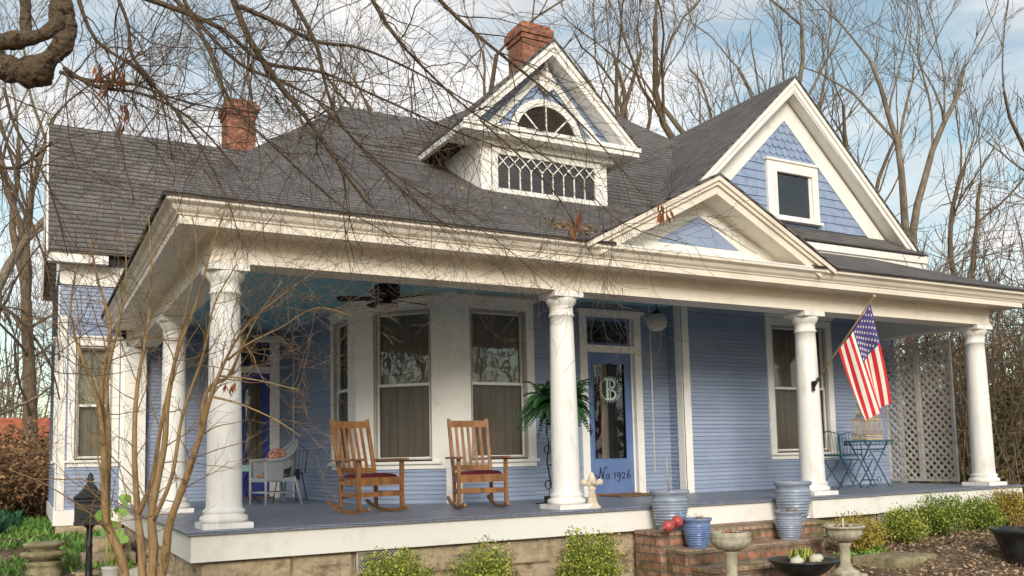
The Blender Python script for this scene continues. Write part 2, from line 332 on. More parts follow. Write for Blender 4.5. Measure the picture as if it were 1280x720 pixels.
def window(tf, u0, u1, z0, z1, curtain='curtain', cas=.13, head=True, apron=False, low='screen', right_only=False, label=None, meet=.5):
    """u0..z1: the glass-and-sash opening; casing goes round it"""
    m = M(tf)
    m.box(u0-cas, u0, -.035, .02, z0-.02, z1+cas); m.box(u1, u1+cas, -.035, .02, z0-.02, z1+cas)
    m.box(u0, u1, -.035, .02, z1, z1+cas)
    if head:
        m.box(u0-cas-.02, u1+cas+.02, -.055, .02, z1+cas, z1+cas+.03); m.box(u0-cas-.05, u1+cas+.05, -.085, .02, z1+cas+.03, z1+cas+.055)
    for a, b in ((u0, u0+.018), (u1-.018, u1)): m.box(a, b, .02, .12, z0, z1)
    m.box(u0, u1, .02, .12, z1-.018, z1)
    w = m.build('window', 'white', house, label=label)
    m = M(tf); e = .022
    m.box(u0+.018, u0+.018+e, -.012, .028, z0, z1-.018); m.box(u1-.018-e, u1-.018, -.012, .028, z0, z1-.018); m.box(u0+.018+e, u1-.018-e, -.012, .028, z1-.018-e, z1-.018); m.box(u0+.018+e, u1-.018-e, -.012, .028, z0, z0+e); m.build('storm_frame', 'storm', w)
    m = M(tf); m.box(u0-cas-.03, u1+cas+.03, -.07, .1, z0-.06, z0-.02); m.box(u0-cas, u1+cas, -.03, .01, z0-.13, z0-.06); m.build('sill', 'white', w)
    zm = z0+(z1-z0)*meet; s = .045
    m = M(tf)
    for (a, b, yy) in ((z0, zm+.02, .03), (zm-.02, z1-.018, .06)):
        m.box(u0+.018, u0+.018+s, yy, yy+.03, a, b); m.box(u1-.018-s, u1-.018, yy, yy+.03, a, b)
        m.box(u0+.018+s, u1-.018-s, yy, yy+.03, a, a+s*.9); m.box(u0+.018+s, u1-.018-s, yy, yy+.03, b-s*.9, b)
    m.build('sash', 'white', w)
    m = M(tf); m.poly([(u0+.05, .055, z0+.03), (u1-.05, .055, z0+.03), (u1-.05, .055, zm), (u0+.05, .055, zm)]); m.build('lower_pane', low, w)
    m = M(tf); m.poly([(u0+.05, .075, zm), (u1-.05, .075, zm), (u1-.05, .075, z1-.05), (u0+.05, .075, z1-.05)]); m.build('upper_pane', 'glass', w)
    m = M(tf); n = 46; W = u1-u0; vs = []
    for i in range(n+1):
        t = i/n; x = u0+W*t; fold = .018*math.sin(t*W*48+u0*3)+.009*math.sin(t*W*91)
        gap = .03*math.exp(-((t-.5)/.05)**2)
        for z in (z0, z1): vs.append((x, .14+fold*.6+gap*.5, z))
    m.add(vs, [(2*i, 2*i+2, 2*i+3, 2*i+1) for i in range(n)], True); m.build('curtain', curtain, w)
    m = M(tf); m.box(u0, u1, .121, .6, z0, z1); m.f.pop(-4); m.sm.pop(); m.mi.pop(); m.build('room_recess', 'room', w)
    return w
YW1, YW2, YW7 = 2.05, 2.40, 7.0
XA = 2.55
CEIL = 3.02
walls = []
# right block front wall
tfR = frame_tf(7.5, YW1, 1, 0)
rw = (1.965, 3.28, .62, 2.80)       # opening (local u)
m = M(tfR); siding(m, 5.2, 0, CEIL, [(rw[0]-.1, rw[1]+.1, rw[2]-.1, rw[3]+.1)]); m.build('wall', 'siding', house)
window(tfR, *rw, head=True)
# -x face of right block
m = M(frame_tf(7.5, YW2, 0, -1)); siding(m, YW2-YW1, 0, CEIL); m.build('wall', 'siding', house)
m = M(); m.box(7.484, 7.64, YW1-.03, YW1+.02, 0, CEIL); m.box(7.47, 7.4995, YW1-.03, YW1+.12, 0, CEIL); m.build('corner_board', 'white', house)
m = M(); m.box(12.58, 12.73, YW1-.03, YW1+.1, -.2, CEIL+.2); m.build('corner_board', 'white', house)
m = M(frame_tf(12.7, YW1+.1, 0, 1)); siding(m, 6, -.3, 3.4); m.build('wall', 'siding', house)
# main front wall (window + door)
tfF = frame_tf(3.60, YW2, 1, 0)
dr = (2.30, 3.21, 0.0, 2.90)         # door opening u (x 5.90..6.81), z up to top of transom
fw = (.28, 1.22, .62, 2.80)
m = M(tfF); siding(m, 3.9, 0, CEIL, [(dr[0]-.1, dr[1]+.1, 0, dr[3]), (-.01, fw[1]+.1, fw[2]-.1, 3.1)]); m.build('wall', 'siding', house)
window(tfF, *fw, cas=.13)
m = M(tfF); m.box(-.02, fw[0]-.131, -.03, .01, .49, 2.94); m.box(-.02, .13, -.025, .01, 0, .488); m.box(-.03, fw[1]+.2, -.05, .01, 2.945, CEIL); m.build('bay_trim', 'white', house)
# chamfer of the bay: from (2.55,3.45) to (3.60,2.40)
c45 = math.sqrt(.5); tfC = frame_tf(2.55, 3.45, c45, -c45); LC = 1.485
cw = (.27, 1.18, .62, 2.80)
m = M(tfC); siding(m, LC, 0, CEIL, [(-.01, LC+.1, .5, 3.1)]); m.build('wall', 'siding', house)
window(tfC, *cw, cas=.12)
m = M(tfC); m.box(-.01, cw[0]-.121, -.03, .01, .49, 2.92); m.box(cw[1]+.121, LC+.01, -.03, .01, .49, 2.92); m.box(-.02, LC+.02, -.045, .01, 2.925, CEIL); m.box(LC-.1, LC+.01, -.025, .01, 0, .488); m.build('bay_trim', 'white', house)
# side wall facing left, x = XA, y 7 .. 3.45
tfS = frame_tf(XA, YW7, 0, -1); LS = YW7-3.45
sw = (2.43, 3.20, .62, 2.80)
m = M(tfS); siding(m, LS, 0, CEIL, [(sw[0]-.1, LS+.1, .5, 3.1)]); m.build('wall', 'siding', house)
window(tfS, *sw, cas=.08)
for bx_, nm_ in (((sw[1]+.081, LS+.005, -.03, .01, .49, 2.92), 'bay_trim'), ((sw[0]-.1, LS+.02, -.045, .01, 2.925, CEIL), 'bay_trim'), ((0, .05, -.02, .01, 0, CEIL), 'corner_board')): m = M(tfS); m.box(*bx_); m.build(nm_, 'white', house)
# back wall of side porch / left wing front, y = 7
tfB = frame_tf(-1.28, YW7, 1, 0)
sd = (2.82, 3.43, 0, 2.90)           # side door x 1.54..2.15
lw_ = (.24, .80, .76, 2.62)
m = M(tfB); siding(m, XA+1.28, -.2, 4.1, [(sd[0]-.05, sd[1]+.05, 0, 2.9), (lw_[0]-.1, lw_[1]+.1, lw_[2]-.1, lw_[3]+.1)]); m.build('wall', 'siding', house)
window(tfB, *lw_, curtain='curtain_light', cas=.1, low='screen', meet=.47)
m = M(tfB); m.box(0, .11, -.03, .0, -.05, 3.1); m.box(.86+.06, 1.0, -.03, 0, -.05, 3.1); m.box(-.02, 1.0, -.04, 0, -.30, -.055); m.box(-.02, 1.0, -.045, 0, 3.62, 3.95); m.build('corner_board', 'white', house)
m = M(frame_tf(-1.28, 12, 0, -1)); siding(m, 5, -.2, 4.0, [(3.7, 4.6, .7, 2.65)]); m.build('wall', 'siding', house)
window(frame_tf(-1.28, 12, 0, -1), 3.85, 4.45, .76, 2.62, curtain='curtain_light', cas=.12)
m = M(frame_tf(-1.28, 12, 0, -1)); m.box(4.86, 4.985, -.03, -.001, -.05, 3.6); m.box(0, 5, -.04, -.001, -.3, -.055); m.build('corner_board', 'white', house)
# left pilaster under the porch beam
m = M(); m.box(-.30, .02, 6.80, 6.985, 0, 2.6); m.box(-.32, .04, 6.78, 6.985, 2.5, 2.58); m.box(-.33, .05, 6.77, 6.985, 0, .12); m.build('pilaster', 'white', house, bevel=.006)
# inner hidden wall block to stop light leaking
m = M(); m.box(3.35, 12.6, 3.9, 12, -.9, 3.3); m.box(-1.2, 2.9, 7.62, 12, -.9, 3.4); m.build('light_stop_block', 'room', house)
# ceiling
m = M(); m.add([(-.1, -.1, CEIL), (12.1, -.1, CEIL), (12.1, YW1, CEIL), (7.5, YW1, CEIL), (7.5, YW2, CEIL), (3.6, YW2, CEIL), (2.55, 3.45, CEIL), (2.55, 7, CEIL), (-.1, 7, CEIL)], [tuple(range(9))])
for i in range(47):
    y = -.1+i*.15
    x1 = 12.1 if y < 2.0 else (7.4 if y < 2.35 else (2.45 if y > 3.5 else 2.5+ (3.5-y)))
    m.box(-.1, x1, y, y+.012, CEIL-.006, CEIL-.001)
m.build('porch_ceiling', 'ceiling', house)
m = M(); m.box(7.645, 12.57, YW1-.04, YW1-.014, CEIL-.1, CEIL-.002); m.box(fw[1]+3.8+.05, 5.72, YW2-.04, YW2-.014, CEIL-.05, CEIL-.002); m.build('frieze_board', 'siding', house)
# porch floor with nosing, fascia
def ring_sweep(prof, x0=0, y0=0, x1=12.0, yl=7.0, yr=8.0, name='x', mat='white', smooth=False):
    m = M(); vs = []
    for d, z in prof: vs += [(x0-d, yl, z), (x0-d, y0-d, z), (x1+d, y0-d, z), (x1+d, yr, z)]
    n = len(prof); m.add(vs, [(i*4+j, i*4+j+1, (i+1)*4+j+1, (i+1)*4+j) for i in range(n-1) for j in range(3)], smooth)
    return m
m = M(); m.add([(-.39, 6.99, 0), (-.39, -.39, 0), (12.42, -.39, 0), (12.42, 6.5, 0), (7.4, 6.5, 0), (2.0, 7.2, 0)], [(0, 1, 2, 3, 4, 5)])
r_ = ring_sweep([(.39, 0), (.405, -.008), (.405, -.032), (.39, -.04), (.36, -.04)], x1=12.03)
m.add(r_.v, r_.f)
m.box(7.55, 8.95, -.46, -.392, -.038, -.001)
m.build('porch_floor', 'floor', house, uv=True)
m = ring_sweep([(.365, -.04), (.365, -.285), (.30, -.285)], x1=12.03)
for x in (.5, 2.75, 5.1, 7.3, 9.6): m.box(x, x+.004, -.3665, -.3655, -.285, -.04)
m.box(7.6, 8.9, -.43, -.366, -.285, -.04)
m.build('porch_skirt', 'white', house)
# stone foundation: blocks
def stone_wall(x0, x1, y, z0, z1, face, bw=1.05, bh=.31, gaps=()):
    m = M(); z = z1; row = 0
    while z > z0:
        x = x0-(row % 2)*bw*.45
        while x < x1:
            w = bw*R.uniform(.7, 1.2); a, b = max(x, x0), min(x+w, x1); x += w
            if b-a < .08: continue
            if any(a < gp[1] and b > gp[0] and z-bh < gp[3] and z > gp[2] for gp in gaps):
                for gp in gaps:
                    if a < gp[0]-.08 and b > gp[0]: b = gp[0]
                    elif a < gp[1] and b > gp[1]+.08: a = gp[1]
                    elif a >= gp[0] and b <= gp[1]: b = a
                if b-a < .08: continue
            nu, nv = max(4, int((b-a)/.05)), 8; vs = []; sd_ = R.uniform(0, 99)
            for j in range(nv+1):
                for i in range(nu+1):
                    u = a+.006+(b-a-.012)*i/nu; zz = z-.006-(bh-.012)*j/nv
                    e = min(i, nu-i, j, nv-j)
                    o = 0 if e == 0 else .035+.05*noise.noise(V((u*3.1+sd_, zz*4.5, 0)))+.03*noise.noise(V((u*11+sd_, zz*12, 3)))+.012*noise.noise(V((u*30, zz*30, sd_)))
                    vs.append((u, y-o, zz) if face == 'f' else (y-o, u, zz))
            fs = [(j*(nu+1)+i, (j+1)*(nu+1)+i, (j+1)*(nu+1)+i+1, j*(nu+1)+i+1) for j in range(nv) for i in range(nu)]
            m.add(vs, fs, False)
        z -= bh; row += 1
    if face == 'f': m.box(x0, x1, y-.002, y+.2, z0, z1)
    else: m.box(y-.002, y+.2, x0, x1, z0, z1)
    return m
vents = [(1.25, 1.72, -.52, -.30), (9.05, 9.55, -.50, -.30)]
stone_wall(-.25, 12.25, -.25, -1.2, -.285, 'f', gaps=vents).build('foundation', 'stone', house)
stone_wall(-.2, 7.0, -.25, -1.2, -.285, 's', bw=.7).build('foundation', 'stone', house)
stone_wall(-1.28, -.3, 6.99, -1.2, -.30, 'f', bw=.5).build('foundation', 'stone', house)
for gx0, gx1, a, b in vents:
    m = M(); m.box(gx0, gx1, -.30, -.27, a, a+.02); m.box(gx0, gx1, -.30, -.27, b-.02, b); m.box(gx0, gx0+.02, -.30, -.27, a+.02, b-.02); m.box(gx1-.02, gx1, -.30, -.27, a+.02, b-.02)
    n = 14
    for i in range(-4, n):
        for sg in (1, -1):
            xA = gx0+i*(gx1-gx0)/n; dx = (b-a)
            pa, pb = (xA, a), (xA+dx, b)
            if sg < 0: pa, pb = (xA, b), (xA+dx, a)
            t0 = max(0, (gx0+.01-pa[0])/dx); t1 = min(1, (gx1-.01-pa[0])/dx)
            if t1 <= t0: continue
            f = lambda t: (pa[0]+(pb[0]-pa[0])*t, -.285+.003*sg, pa[1]+(pb[1]-pa[1])*t)
            m.beam(f(t0), f(t1), .006, .006)
    m.build('foundation_vent', 'lattice', house)
    m = M(); m.box(gx0, gx1, -.2525, -.2515, a, b); m.build('vent_shade_sheet', 'room', house)  # flat dark sheet paints the shade inside the vent opening

# columns
def column(x, y):
    m = M(Matrix.Translation((x, y, 0)))
    m.box(-.235, .235, -.235, .235, .001, .055)
    m.lathe([(.20, .055), (.225, .065), (.232, .09), (.222, .115), (.195, .125), (.19, .14), (.200, .15), (.203, .165), (.196, .18), (.178, .185), (.172, .21)]+[(.170-.028*(t/14)**1.6, .21+t*2.10/14) for t in range(1, 15)]+[(.156, 2.315), (.158, 2.33), (.150, 2.34), (.144, 2.345), (.144, 2.43), (.160, 2.445), (.185, 2.49), (.192, 2.52), (.192, 2.535)], 40)
    m.box(-.20, .20, -.20, .20, 2.535, 2.60)
    m.build('column', 'column', house)
for x, y in ((0, 0), (3.969, 0), (8.093, 0), (11.98, 0), (0, 3.487)): column(x, y)
# entablature
prof = [(-.17, 3.01), (-.17, 2.603), (.17, 2.603), (.188, 2.605), (.188, 2.632), (.172, 2.645), (.172, 2.76), (.168, 2.763), (.172, 2.766), (.172, 2.865), (.20, 2.89), (.50, 2.893), (.50, 2.868), (.522, 2.868), (.522, 2.945), (.54, 2.95), (.545, 2.965), (.575, 2.99), (.60, 3.03), (.635, 3.05), (.648, 3.06), (.648, 3.105), (.4, 3.12)]
ring_sweep(prof, x1=11.98, yr=YW1-.02, yl=6.98).build('entablature', 'white_bounce', house)
m = M(); m.poly([(-.648, 6.97, 3.105), (-.17, 6.97, 2.6), (.17, 6.97, 2.6), (.17, 6.97, 3.1)]); m.build('eave_end', 'white', house)

# ---- roofs: polygons given with a thickness of dark edge below
def slab(m, pts, t=.035):
    n = len(pts); a = [V(p) for p in pts]; nn = (a[1]-a[0]).cross(a[2]-a[0]).normalized()
    if nn.z < 0: a.reverse(); nn = -nn
    b = [p-V((0, 0, t)) for p in a]
    m.add(a+b, [tuple(range(n)), tuple(range(2*n-1, n-1, -1))]+[(i, (i+n), ((i+1) % n)+n, (i+1) % n) for i in range(n)])
def plane3(A, B, C):
    A, B, C = V(A), V(B), V(C); n = (B-A).cross(C-A)
    return lambda x, y: (x, y, A.z-(n.x*(x-A.x)+n.y*(y-A.y))/n.z)
def roofz(x, y): return 3.125+.55*(y+.67)
ez = 3.125
m = M()
peak = (3.86, 8, roofz(0, 8))
# left of pediment, pitch .55; right of it, flatter
yk = -.18
slab(m, [(-.68, -.67, ez), (4.35, -.67, ez), (4.35, yk, roofz(0, yk)), (6.1, yk, roofz(0, yk)), (6.1, 8, roofz(0, 8)), peak])
slab(m, [(-.68, -.67, ez), peak, (-.68, 9.0, ez)])
slab(m, [peak, (3.2, 10.5, 6.6), (-.68, 9.0, ez)])
slab(m, [peak, (8, 8, roofz(0, 8)), (8, 14, 4), (3.2, 10.5, 6.6)])
zr = lambda y: ez+.005+.40*(y+.67)
slab(m, [(7.62, -.67, ez+.005), (12.55, -.67, ez+.005), (12.55-1.2, 2.6, zr(2.6)), (6.1, 2.6, zr(2.6)), (6.1, yk, zr(yk)), (7.62, yk, zr(yk))])
slab(m, [(12.55, -.67, ez+.005), (12.9, 8, ez), (11.35, 2.6, zr(2.6))])
# pyramid
A, Lp, Rp = (7.3, 6, 8.3), (3.85, 3.6, 5.98), (9.6, 4.75, 7.03)
pf = plane3(A, Lp, Rp)
dL = V(Lp)-V(A); L2 = V(A)+dL*1.45; dR = V(Rp)-V(A); R2 = V(A)+dR*1.6
slab(m, [A, tuple(L2), pf(6, 1.2), pf(10.5, 2.2), tuple(R2)])
slab(m, [A, tuple(L2), (3, 9, 5.0)]); slab(m, [A, tuple(R2), (12, 10, 5.0)])
m.build('roof', 'roof', house, uv=True)
# left wing roof (ridge along x)
m = M(); slab(m, [(-1.52, 6.62, 4.12), (2.6, 6.62, 4.12), (4.0, 9, 7.0), (-1.52, 9, 7.0)]); slab(m, [(-1.52, 9, 7.0), (4.0, 9, 7.0), (4.0, 11.4, 4.1), (-1.52, 11.4, 4.1)])
m.build('roof', 'roof', house, uv=True, label='steep shingled roof of the left wing')
m = M(); m.box(-1.5, -.6, 6.66, 6.70, 3.93, 4.085); m.box(-1.48, -.6, 6.70, 7.0, 3.96, 3.985)
m.beam((-1.50, 6.64, 4.03), (-1.50, 9, 6.88), .03, .16); m.beam((-1.50, 9, 6.88), (-1.50, 11.3, 4.1), .03, .16)
m.poly([(-1.27, 7, 3.9), (-1.27, 9, 6.3), (-1.27, 11, 3.9)])
m.build('eave_trim', 'white', house)

# pediment over the steps
def gable_trim(m, cx, y, apex, hw, zb, fas=.17, dep=.04, off=0):
    for s in (-1, 1):
        a = V((cx, y, apex)); b = V((cx+s*hw, y, zb)); d = (b-a).normalized(); nrm = V((-d.z*s, 0, d.x*s)); nrm = V((d.z, 0, -d.x)) if V((d.z, 0, -d.x)).z < 0 else V((-d.z, 0, d.x))
        k = fas/abs(d.x)
        m.add([(cx, y+off, apex), (cx+s*hw, y+off, zb), (cx+s*hw, y+off, zb-k), (cx, y+off, apex-k), (cx, y+off+dep, apex), (cx+s*hw, y+off+dep, zb), (cx+s*hw, y+off+dep, zb-k), (cx, y+off+dep, apex-k)],
              [(0, 1, 2, 3), (4, 7, 6, 5), (0, 4, 5, 1), (2, 6, 7, 3), (1, 5, 6, 2)])
PX, PW, PA, PB = 5.98, 2.06, 4.19, 3.125
m = M()
for s in (-1, 1):
    slab(m, [(PX, -.70, PA), (PX, 3.2, PA), (PX+s*PW*1.0, 3.2, PB+.0), (PX+s*(PW+.02), -.70, PB)], .03)
m.build('roof', 'roof', house, uv=True, label='small shingled roof of the porch pediment')
m = M()
gable_trim(m, PX, -.685, PA-.032, PW-.02, PB-.03, .055, .03)
gable_trim(m, PX, -.655, PA-.09, PW-.13, PB-.03, .05, .03)
gable_trim(m, PX, -.62, PA-.145, PW-.24, PB-.03, .10, .03)
for s in (-1, 1):   # sloping soffit
    m.add([(PX, -.60, PA-.22), (PX, -.22, PA-.22), (PX+s*(PW-.28), -.22, PB-.08), (PX+s*(PW-.28), -.60, PB-.08)], [(0, 1, 2, 3)])
m.build('pediment_rake', 'white_bounce', house)
m = M(); m.poly([(PX-1.9, -.24, PB-.05), (PX+1.9, -.24, PB-.05), (PX, -.24, PA-.20)])
m.box(PX-1.95, PX+1.95, -.655, -.24, PB-.03, PB-.012); m.box(PX-1.80, PX+1.80, -.27, -.2405, PB+.06, PB+.19)
gable_trim(m, PX, -.265, PA-.36, 1.28, PB+.19, .10, .02)
m.build('pediment_panel', 'white', house)
m = M(); m.poly([(PX-.72, -.272, PB+.195), (PX+.68, -.272, PB+.195), (PX-.02, -.272, PB+.60)]); m.build('pediment_inset', 'panel', house)

# right gable
GX, GA, GH = 10.03, 7.22, 3.16; gs = .945; GY = 1.72; GB = GA-gs*GH
m = M()
for s in (-1, 1): slab(m, [(GX, GY-.02, GA), (GX, 8.5, GA), (GX+s*GH, 8.5, GB), (GX+s*GH, GY-.02, GB)], .04)
m.build('roof', 'roof', house, uv=True, label='steep shingled roof of the right gable')
m = M()
gable_trim(m, GX, GY, GA-.045, GH-.03, GB-.02, .07, .03)
gable_trim(m, GX, GY+.03, GA-.12, GH-.10, GB-.02, .10, .03)
gable_trim(m, GX, GY+.05, GA-.22, GH-.18, GB+.03, .06, .03)
for s in (-1, 1):
    m.add([(GX, GY+.06, GA-.24), (GX, YW1+.05, GA-.24), (GX+s*(GH-.14), YW1+.05, GB-.11), (GX+s*(GH-.14), GY+.06, GB-.11)], [(0, 1, 2, 3)])
gable_trim(m, GX, YW1-.03, GA-.27, GH-.5, GB+.17, .32, .03)
m.build('gable_rake', 'white', house)
# scalloped / straight blue shingles on the gable wall as real shingles
def shingle_wall(m, cx, y, apex, slope, z0, z1, hole=None, scal=False, ew=.16, eh=.15):
    z = z0; row = 0
    while z < z1:
        hw = (apex-z)/slope
        x = cx-math.ceil(hw/ew)*ew-(row % 2)*ew/2
        while x < cx+hw:
            a, b = x, x+ew-.006; x += ew
            zt = z+eh*1.15; zb = z
            hwT = (apex-zt)/slope
            aa, bb = max(a, cx-hw), min(b, cx+hw)
            if bb-aa < .02: continue
            if hole and bb > hole[0] and aa < hole[1] and zt > hole[2] and zb < hole[3]:
                if aa < hole[0]: bb = min(bb, hole[0])
                elif bb > hole[1]: aa = max(aa, hole[1])
                elif zb < hole[2]: zt = hole[2]
                else: continue
                if bb-aa < .02 and zt > hole[2] and zb < hole[3]: continue
            jz = R.uniform(-.006, .006); o = .018+R.uniform(0, .004)
            if scal and bb-aa > ew*.7:
                pts = [(aa, y-o, zb+.05)]+[(aa+(bb-aa)*(.5-.5*math.cos(math.pi*t/6)), y-o, zb+.05-.055*math.sin(math.pi*t/6)) for t in range(1, 6)]+[(bb, y-o, zb+.05), (bb, y, zt), (aa, y, zt)]
                nb = len(pts); m.add(pts+[(p[0], y, p[2]) for p in pts[:7]], [tuple(range(nb))]+[(i, i+1+0, nb+i+1, nb+i)[::-1] for i in range(6)])
            else:
                m.add([(aa, y-o, zb+jz), (bb, y-o, zb+jz), (bb, y, zt), (aa, y, zt), (aa, y, zb+jz), (bb, y, zb+jz)], [(0, 1, 2, 3), (4, 5, 1, 0)])
        z += eh; row += 1
GW = (GX-.62+.12, GX+.62+.12, 4.70, 5.72)
m = M(); shingle_wall(m, GX, YW1, GA-.50, gs, 4.0, 5.70, hole=(GW[0]+.02, GW[1]-.02, GW[2]-.1, GW[3]+.1), ew=.47); shingle_wall(m, GX, YW1, GA-.50, gs, 5.71, 6.8, scal=True, ew=.15, eh=.14)
m.poly([(GX-2.8, YW1+.012, 4), (GX+2.8, YW1+.012, 4), (GX+2.8, YW1+.012, 4.05), (GX, YW1+.012, GA-.4), (GX-2.8, YW1+.012, 4.05)])
m.build('gable_wall', 'shingle_blue', house)
m = M(); x0, x1, z0, z1 = GW
m.box(x0, x0+.14, YW1-.06, YW1, z0, z1); m.box(x1-.14, x1, YW1-.06, YW1, z0, z1); m.box(x0+.14, x1-.14, YW1-.06, YW1, z1-.13, z1); m.box(x0-.03, x1+.03, YW1-.09, YW1, z1+.001, z1+.04)
m.box(x0-.03, x1+.03, YW1-.11, YW1, z0-.05, z0)
m.box(x0+.14, x0+.19, YW1-.1, YW1-.02, z0+.01, z1-.13); m.box(x1-.19, x1-.14, YW1-.1, YW1-.02, z0+.01, z1-.13); m.box(x0+.19, x1-.19, YW1-.1, YW1-.02, z1-.20, z1-.13)
w = m.build('window', 'white', house, label='square attic window in the right gable')
m = M(); a, b = x0+.19, x1-.19; m.box(a, b, YW1-.05, YW1-.03, z0+.01, z0+.06); m.box(a, a+.04, YW1-.05, YW1-.03, z0+.06, z1-.2); m.box(b-.04, b, YW1-.05, YW1-.03, z0+.06, z1-.2); m.build('sash', 'white', w)
m = M(); m.poly([(a, YW1-.035, z0+.05), (b, YW1-.035, z0+.05), (b, YW1-.035, z1-.2), (a, YW1-.035, z1-.2)]); m.build('pane', 'glass', w)
m = M(); m.box(a, b, YW1-.028, YW1-.022, z0+.02, z1-.2); m.build('room_shade_sheet', 'room', w)  # thin dark sheet stands in for the unlit attic behind the pane
# boxed cornice with pent roof under the gable
m = M(); m.box(GX-2.6, GX+GH-.06, GY-.02, YW1, GB-.20, GB-.08); m.box(GX-2.6, GX+GH-.02, GY-.06, GY-.021, GB-.24, GB-.12); m.box(GX-2.6, GX+GH-.0, GY-.10, GY-.062, GB-.14, GB-.02)
m.build('gable_cornice', 'white', house)
m = M(); slab(m, [(GX-2.6, GY-.12, GB+.02), (GX+GH, GY-.12, GB+.02), (GX+GH-.3, YW1, GB+.36), (GX-2.6, YW1, GB+.36)], .03); m.build('pent_roof', 'roof', house, uv=True)

# dormer
DX, DA, DH, DB, DY = 4.66, 6.48, 1.44, 5.10, 1.10; ds = (DA-DB)/DH; DF = 1.40; dw = 1.04
m = M()
for s in (-1, 1): slab(m, [(DX, DY-.02, DA), (DX, 6.0, DA), (DX+s*DH, 6.0, DB), (DX+s*DH, DY-.02, DB)], .035)
dorm_roof = m
m = M(); m.box(DX-dw, DX+dw, DF, DF+.3, 4.0, 5.0); m.box(DX-dw, DX-dw+.1, DF+.3, 3.4, 4.0, 5.0); m.box(DX+dw-.1, DX+dw, DF+.3, 3.4, 4.0, 5.0)
dormer = m.build('dormer', 'white', house, label='gabled dormer in the front roof with diamond lattice window')
dorm_roof.build('dormer_roof', 'roof', dormer, uv=True)
m = M()
gable_trim(m, DX, DY, DA-.04, DH-.02, DB-.0, .06, .03); gable_trim(m, DX, DY+.03, DA-.10, DH-.08, DB, .09, .03); gable_trim(m, DX, DF-.03, DA-.3, DH-.4, DB, .10, .03)
for s in (-1, 1): m.add([(DX, DY+.05, DA-.2), (DX, DF, DA-.2), (DX+s*(DH-.1), DF, DB-.1), (DX+s*(DH-.1), DY+.05, DB-.1)], [(0, 1, 2, 3)])
for s in (-1, 1): m.box(DX+s*(DH-.04)-.03, DX+s*(DH-.04)+.03, DY+.02, 3.2, DB-.13, DB-.045)
m.box(DX-DH+.02, DX+DH-.02, DY+.0, DF+.3, DB-.14, DB-.03); m.box(DX-DH-.0, DX+DH+.0, DY-.03, DY-.001, DB-.07, DB-.01); m.box(DX-1.1, DX+1.1, DF-.1, DF-.001, DB-.22, DB-.141)
m.box(DX-dw-.06, DX+dw+.06, DF-.10, DF, 4.14, 4.19); m.box(DX-dw, DX+dw, DF-.02, DF-.001, 4.0, 4.14)
m.build('dormer_cornice', 'white', dormer)
m = M(); shingle_wall(m, DX, DF+.02, DA-.22, ds, DB-.03, DA-.3, scal=True, ew=.13, eh=.12); m.poly([(DX-1.3, DF+.03, DB-.03), (DX+1.3, DF+.03, DB-.03), (DX, DF+.03, DA-.2)]); m.build('dormer_gable_wall', 'shingle_blue', dormer)
m = M(); n = 20; r0, r1 = .50, .60; cz = DB-.02
vs = [(DX+r*math.cos(math.pi*i/n), DF-.05, cz+r*math.sin(math.pi*i/n)) for i in range(n+1) for r in (r0, r1)]
vs += [(x, DF, z) for x, _, z in vs]; k = 2*(n+1)
m.add(vs, [(2*i, 2*i+1, 2*i+3, 2*i+2) for i in range(n)]+[(2*i+1, 2*i+1+k, 2*i+3+k, 2*i+3) for i in range(n)]+[(2*i, 2*i+2, 2*i+2+k, 2*i+k) for i in range(n)])
for a in (.25, .5, .75): m.beam((DX+.14*math.cos(math.pi*a), DF-.035, cz+.14*math.sin(math.pi*a)), (DX+r0*math.cos(math.pi*a), DF-.035, cz+r0*math.sin(math.pi*a)), .015, .02)
m.box(DX-.02, DX+.02, DF-.05, DF-.02, cz, cz+.14)
fan = m.build('arched_window', 'white', dormer)
m = M(); m.poly([(DX+r0*math.cos(math.pi*i/n), DF-.028, cz+r0*math.sin(math.pi*i/n)) for i in range(n+1)]); m.build('pane', 'room', dormer)
m = M(); m.add([(DX-.13, DF-.06, DA-.62), (DX+.13, DF-.06, DA-.62), (DX+.10, DF-.06, DA-.42), (DX, DF-.06, DA-.28), (DX-.10, DF-.06, DA-.42), (DX, DF-.06, DA-.72)], [(0, 5, 1, 2, 3, 4)]); m.box(DX-.02, DX+.02, DF-.1, DF-.062, DA-.7, DA-.25); m.build('gable_ornament', 'white', dormer)
# lattice window of the dormer
wx0, wx1, wz0, wz1 = DX-.80, DX+.80, 4.30, 4.78
m = M(); m.box(wx0-.09, wx0, DF-.05, DF-.001, wz0-.07, wz1+.08); m.box(wx1, wx1+.09, DF-.05, DF-.001, wz0-.07, wz1+.08); m.box(wx0, wx1, DF-.05, DF-.001, wz1, wz1+.08); m.box(wx0, wx1, DF-.05, DF-.001, wz0-.07, wz0)
lwn = m.build('dormer_window', 'white', dormer)
m = M(); nb = 9; st = (wx1-wx0)/nb; zk = wz0+(wz1-wz0)*.62
for i in range(nb+1):
    x = wx0+i*st
    if 0 < i < nb: m.beam((x, DF-.03, wz0), (x, DF-.03, zk), .016, .016, up=V((0, 1, 0)))
    for s in (-1, 1):
        xe = x+s*st
        if wx0-.01 <= xe <= wx1+.01: m.beam((x, DF-.03+.002*s, zk), (xe, DF-.03+.002*s, wz1), .014, .016, up=V((0, 1, 0)))
m.build('muntin', 'white', lwn)
m = M(); m.poly([(wx0, DF-.018, wz0), (wx1, DF-.018, wz0), (wx1, DF-.018, wz1), (wx0, DF-.018, wz1)]); m.build('pane', 'glass', lwn)
m = M(); m.box(wx0, wx1, DF-.012, DF-.006, wz0, wz1); m.build('room_shade_sheet', 'room', lwn)  # thin dark sheet, unlit dormer interior painted right behind the glass

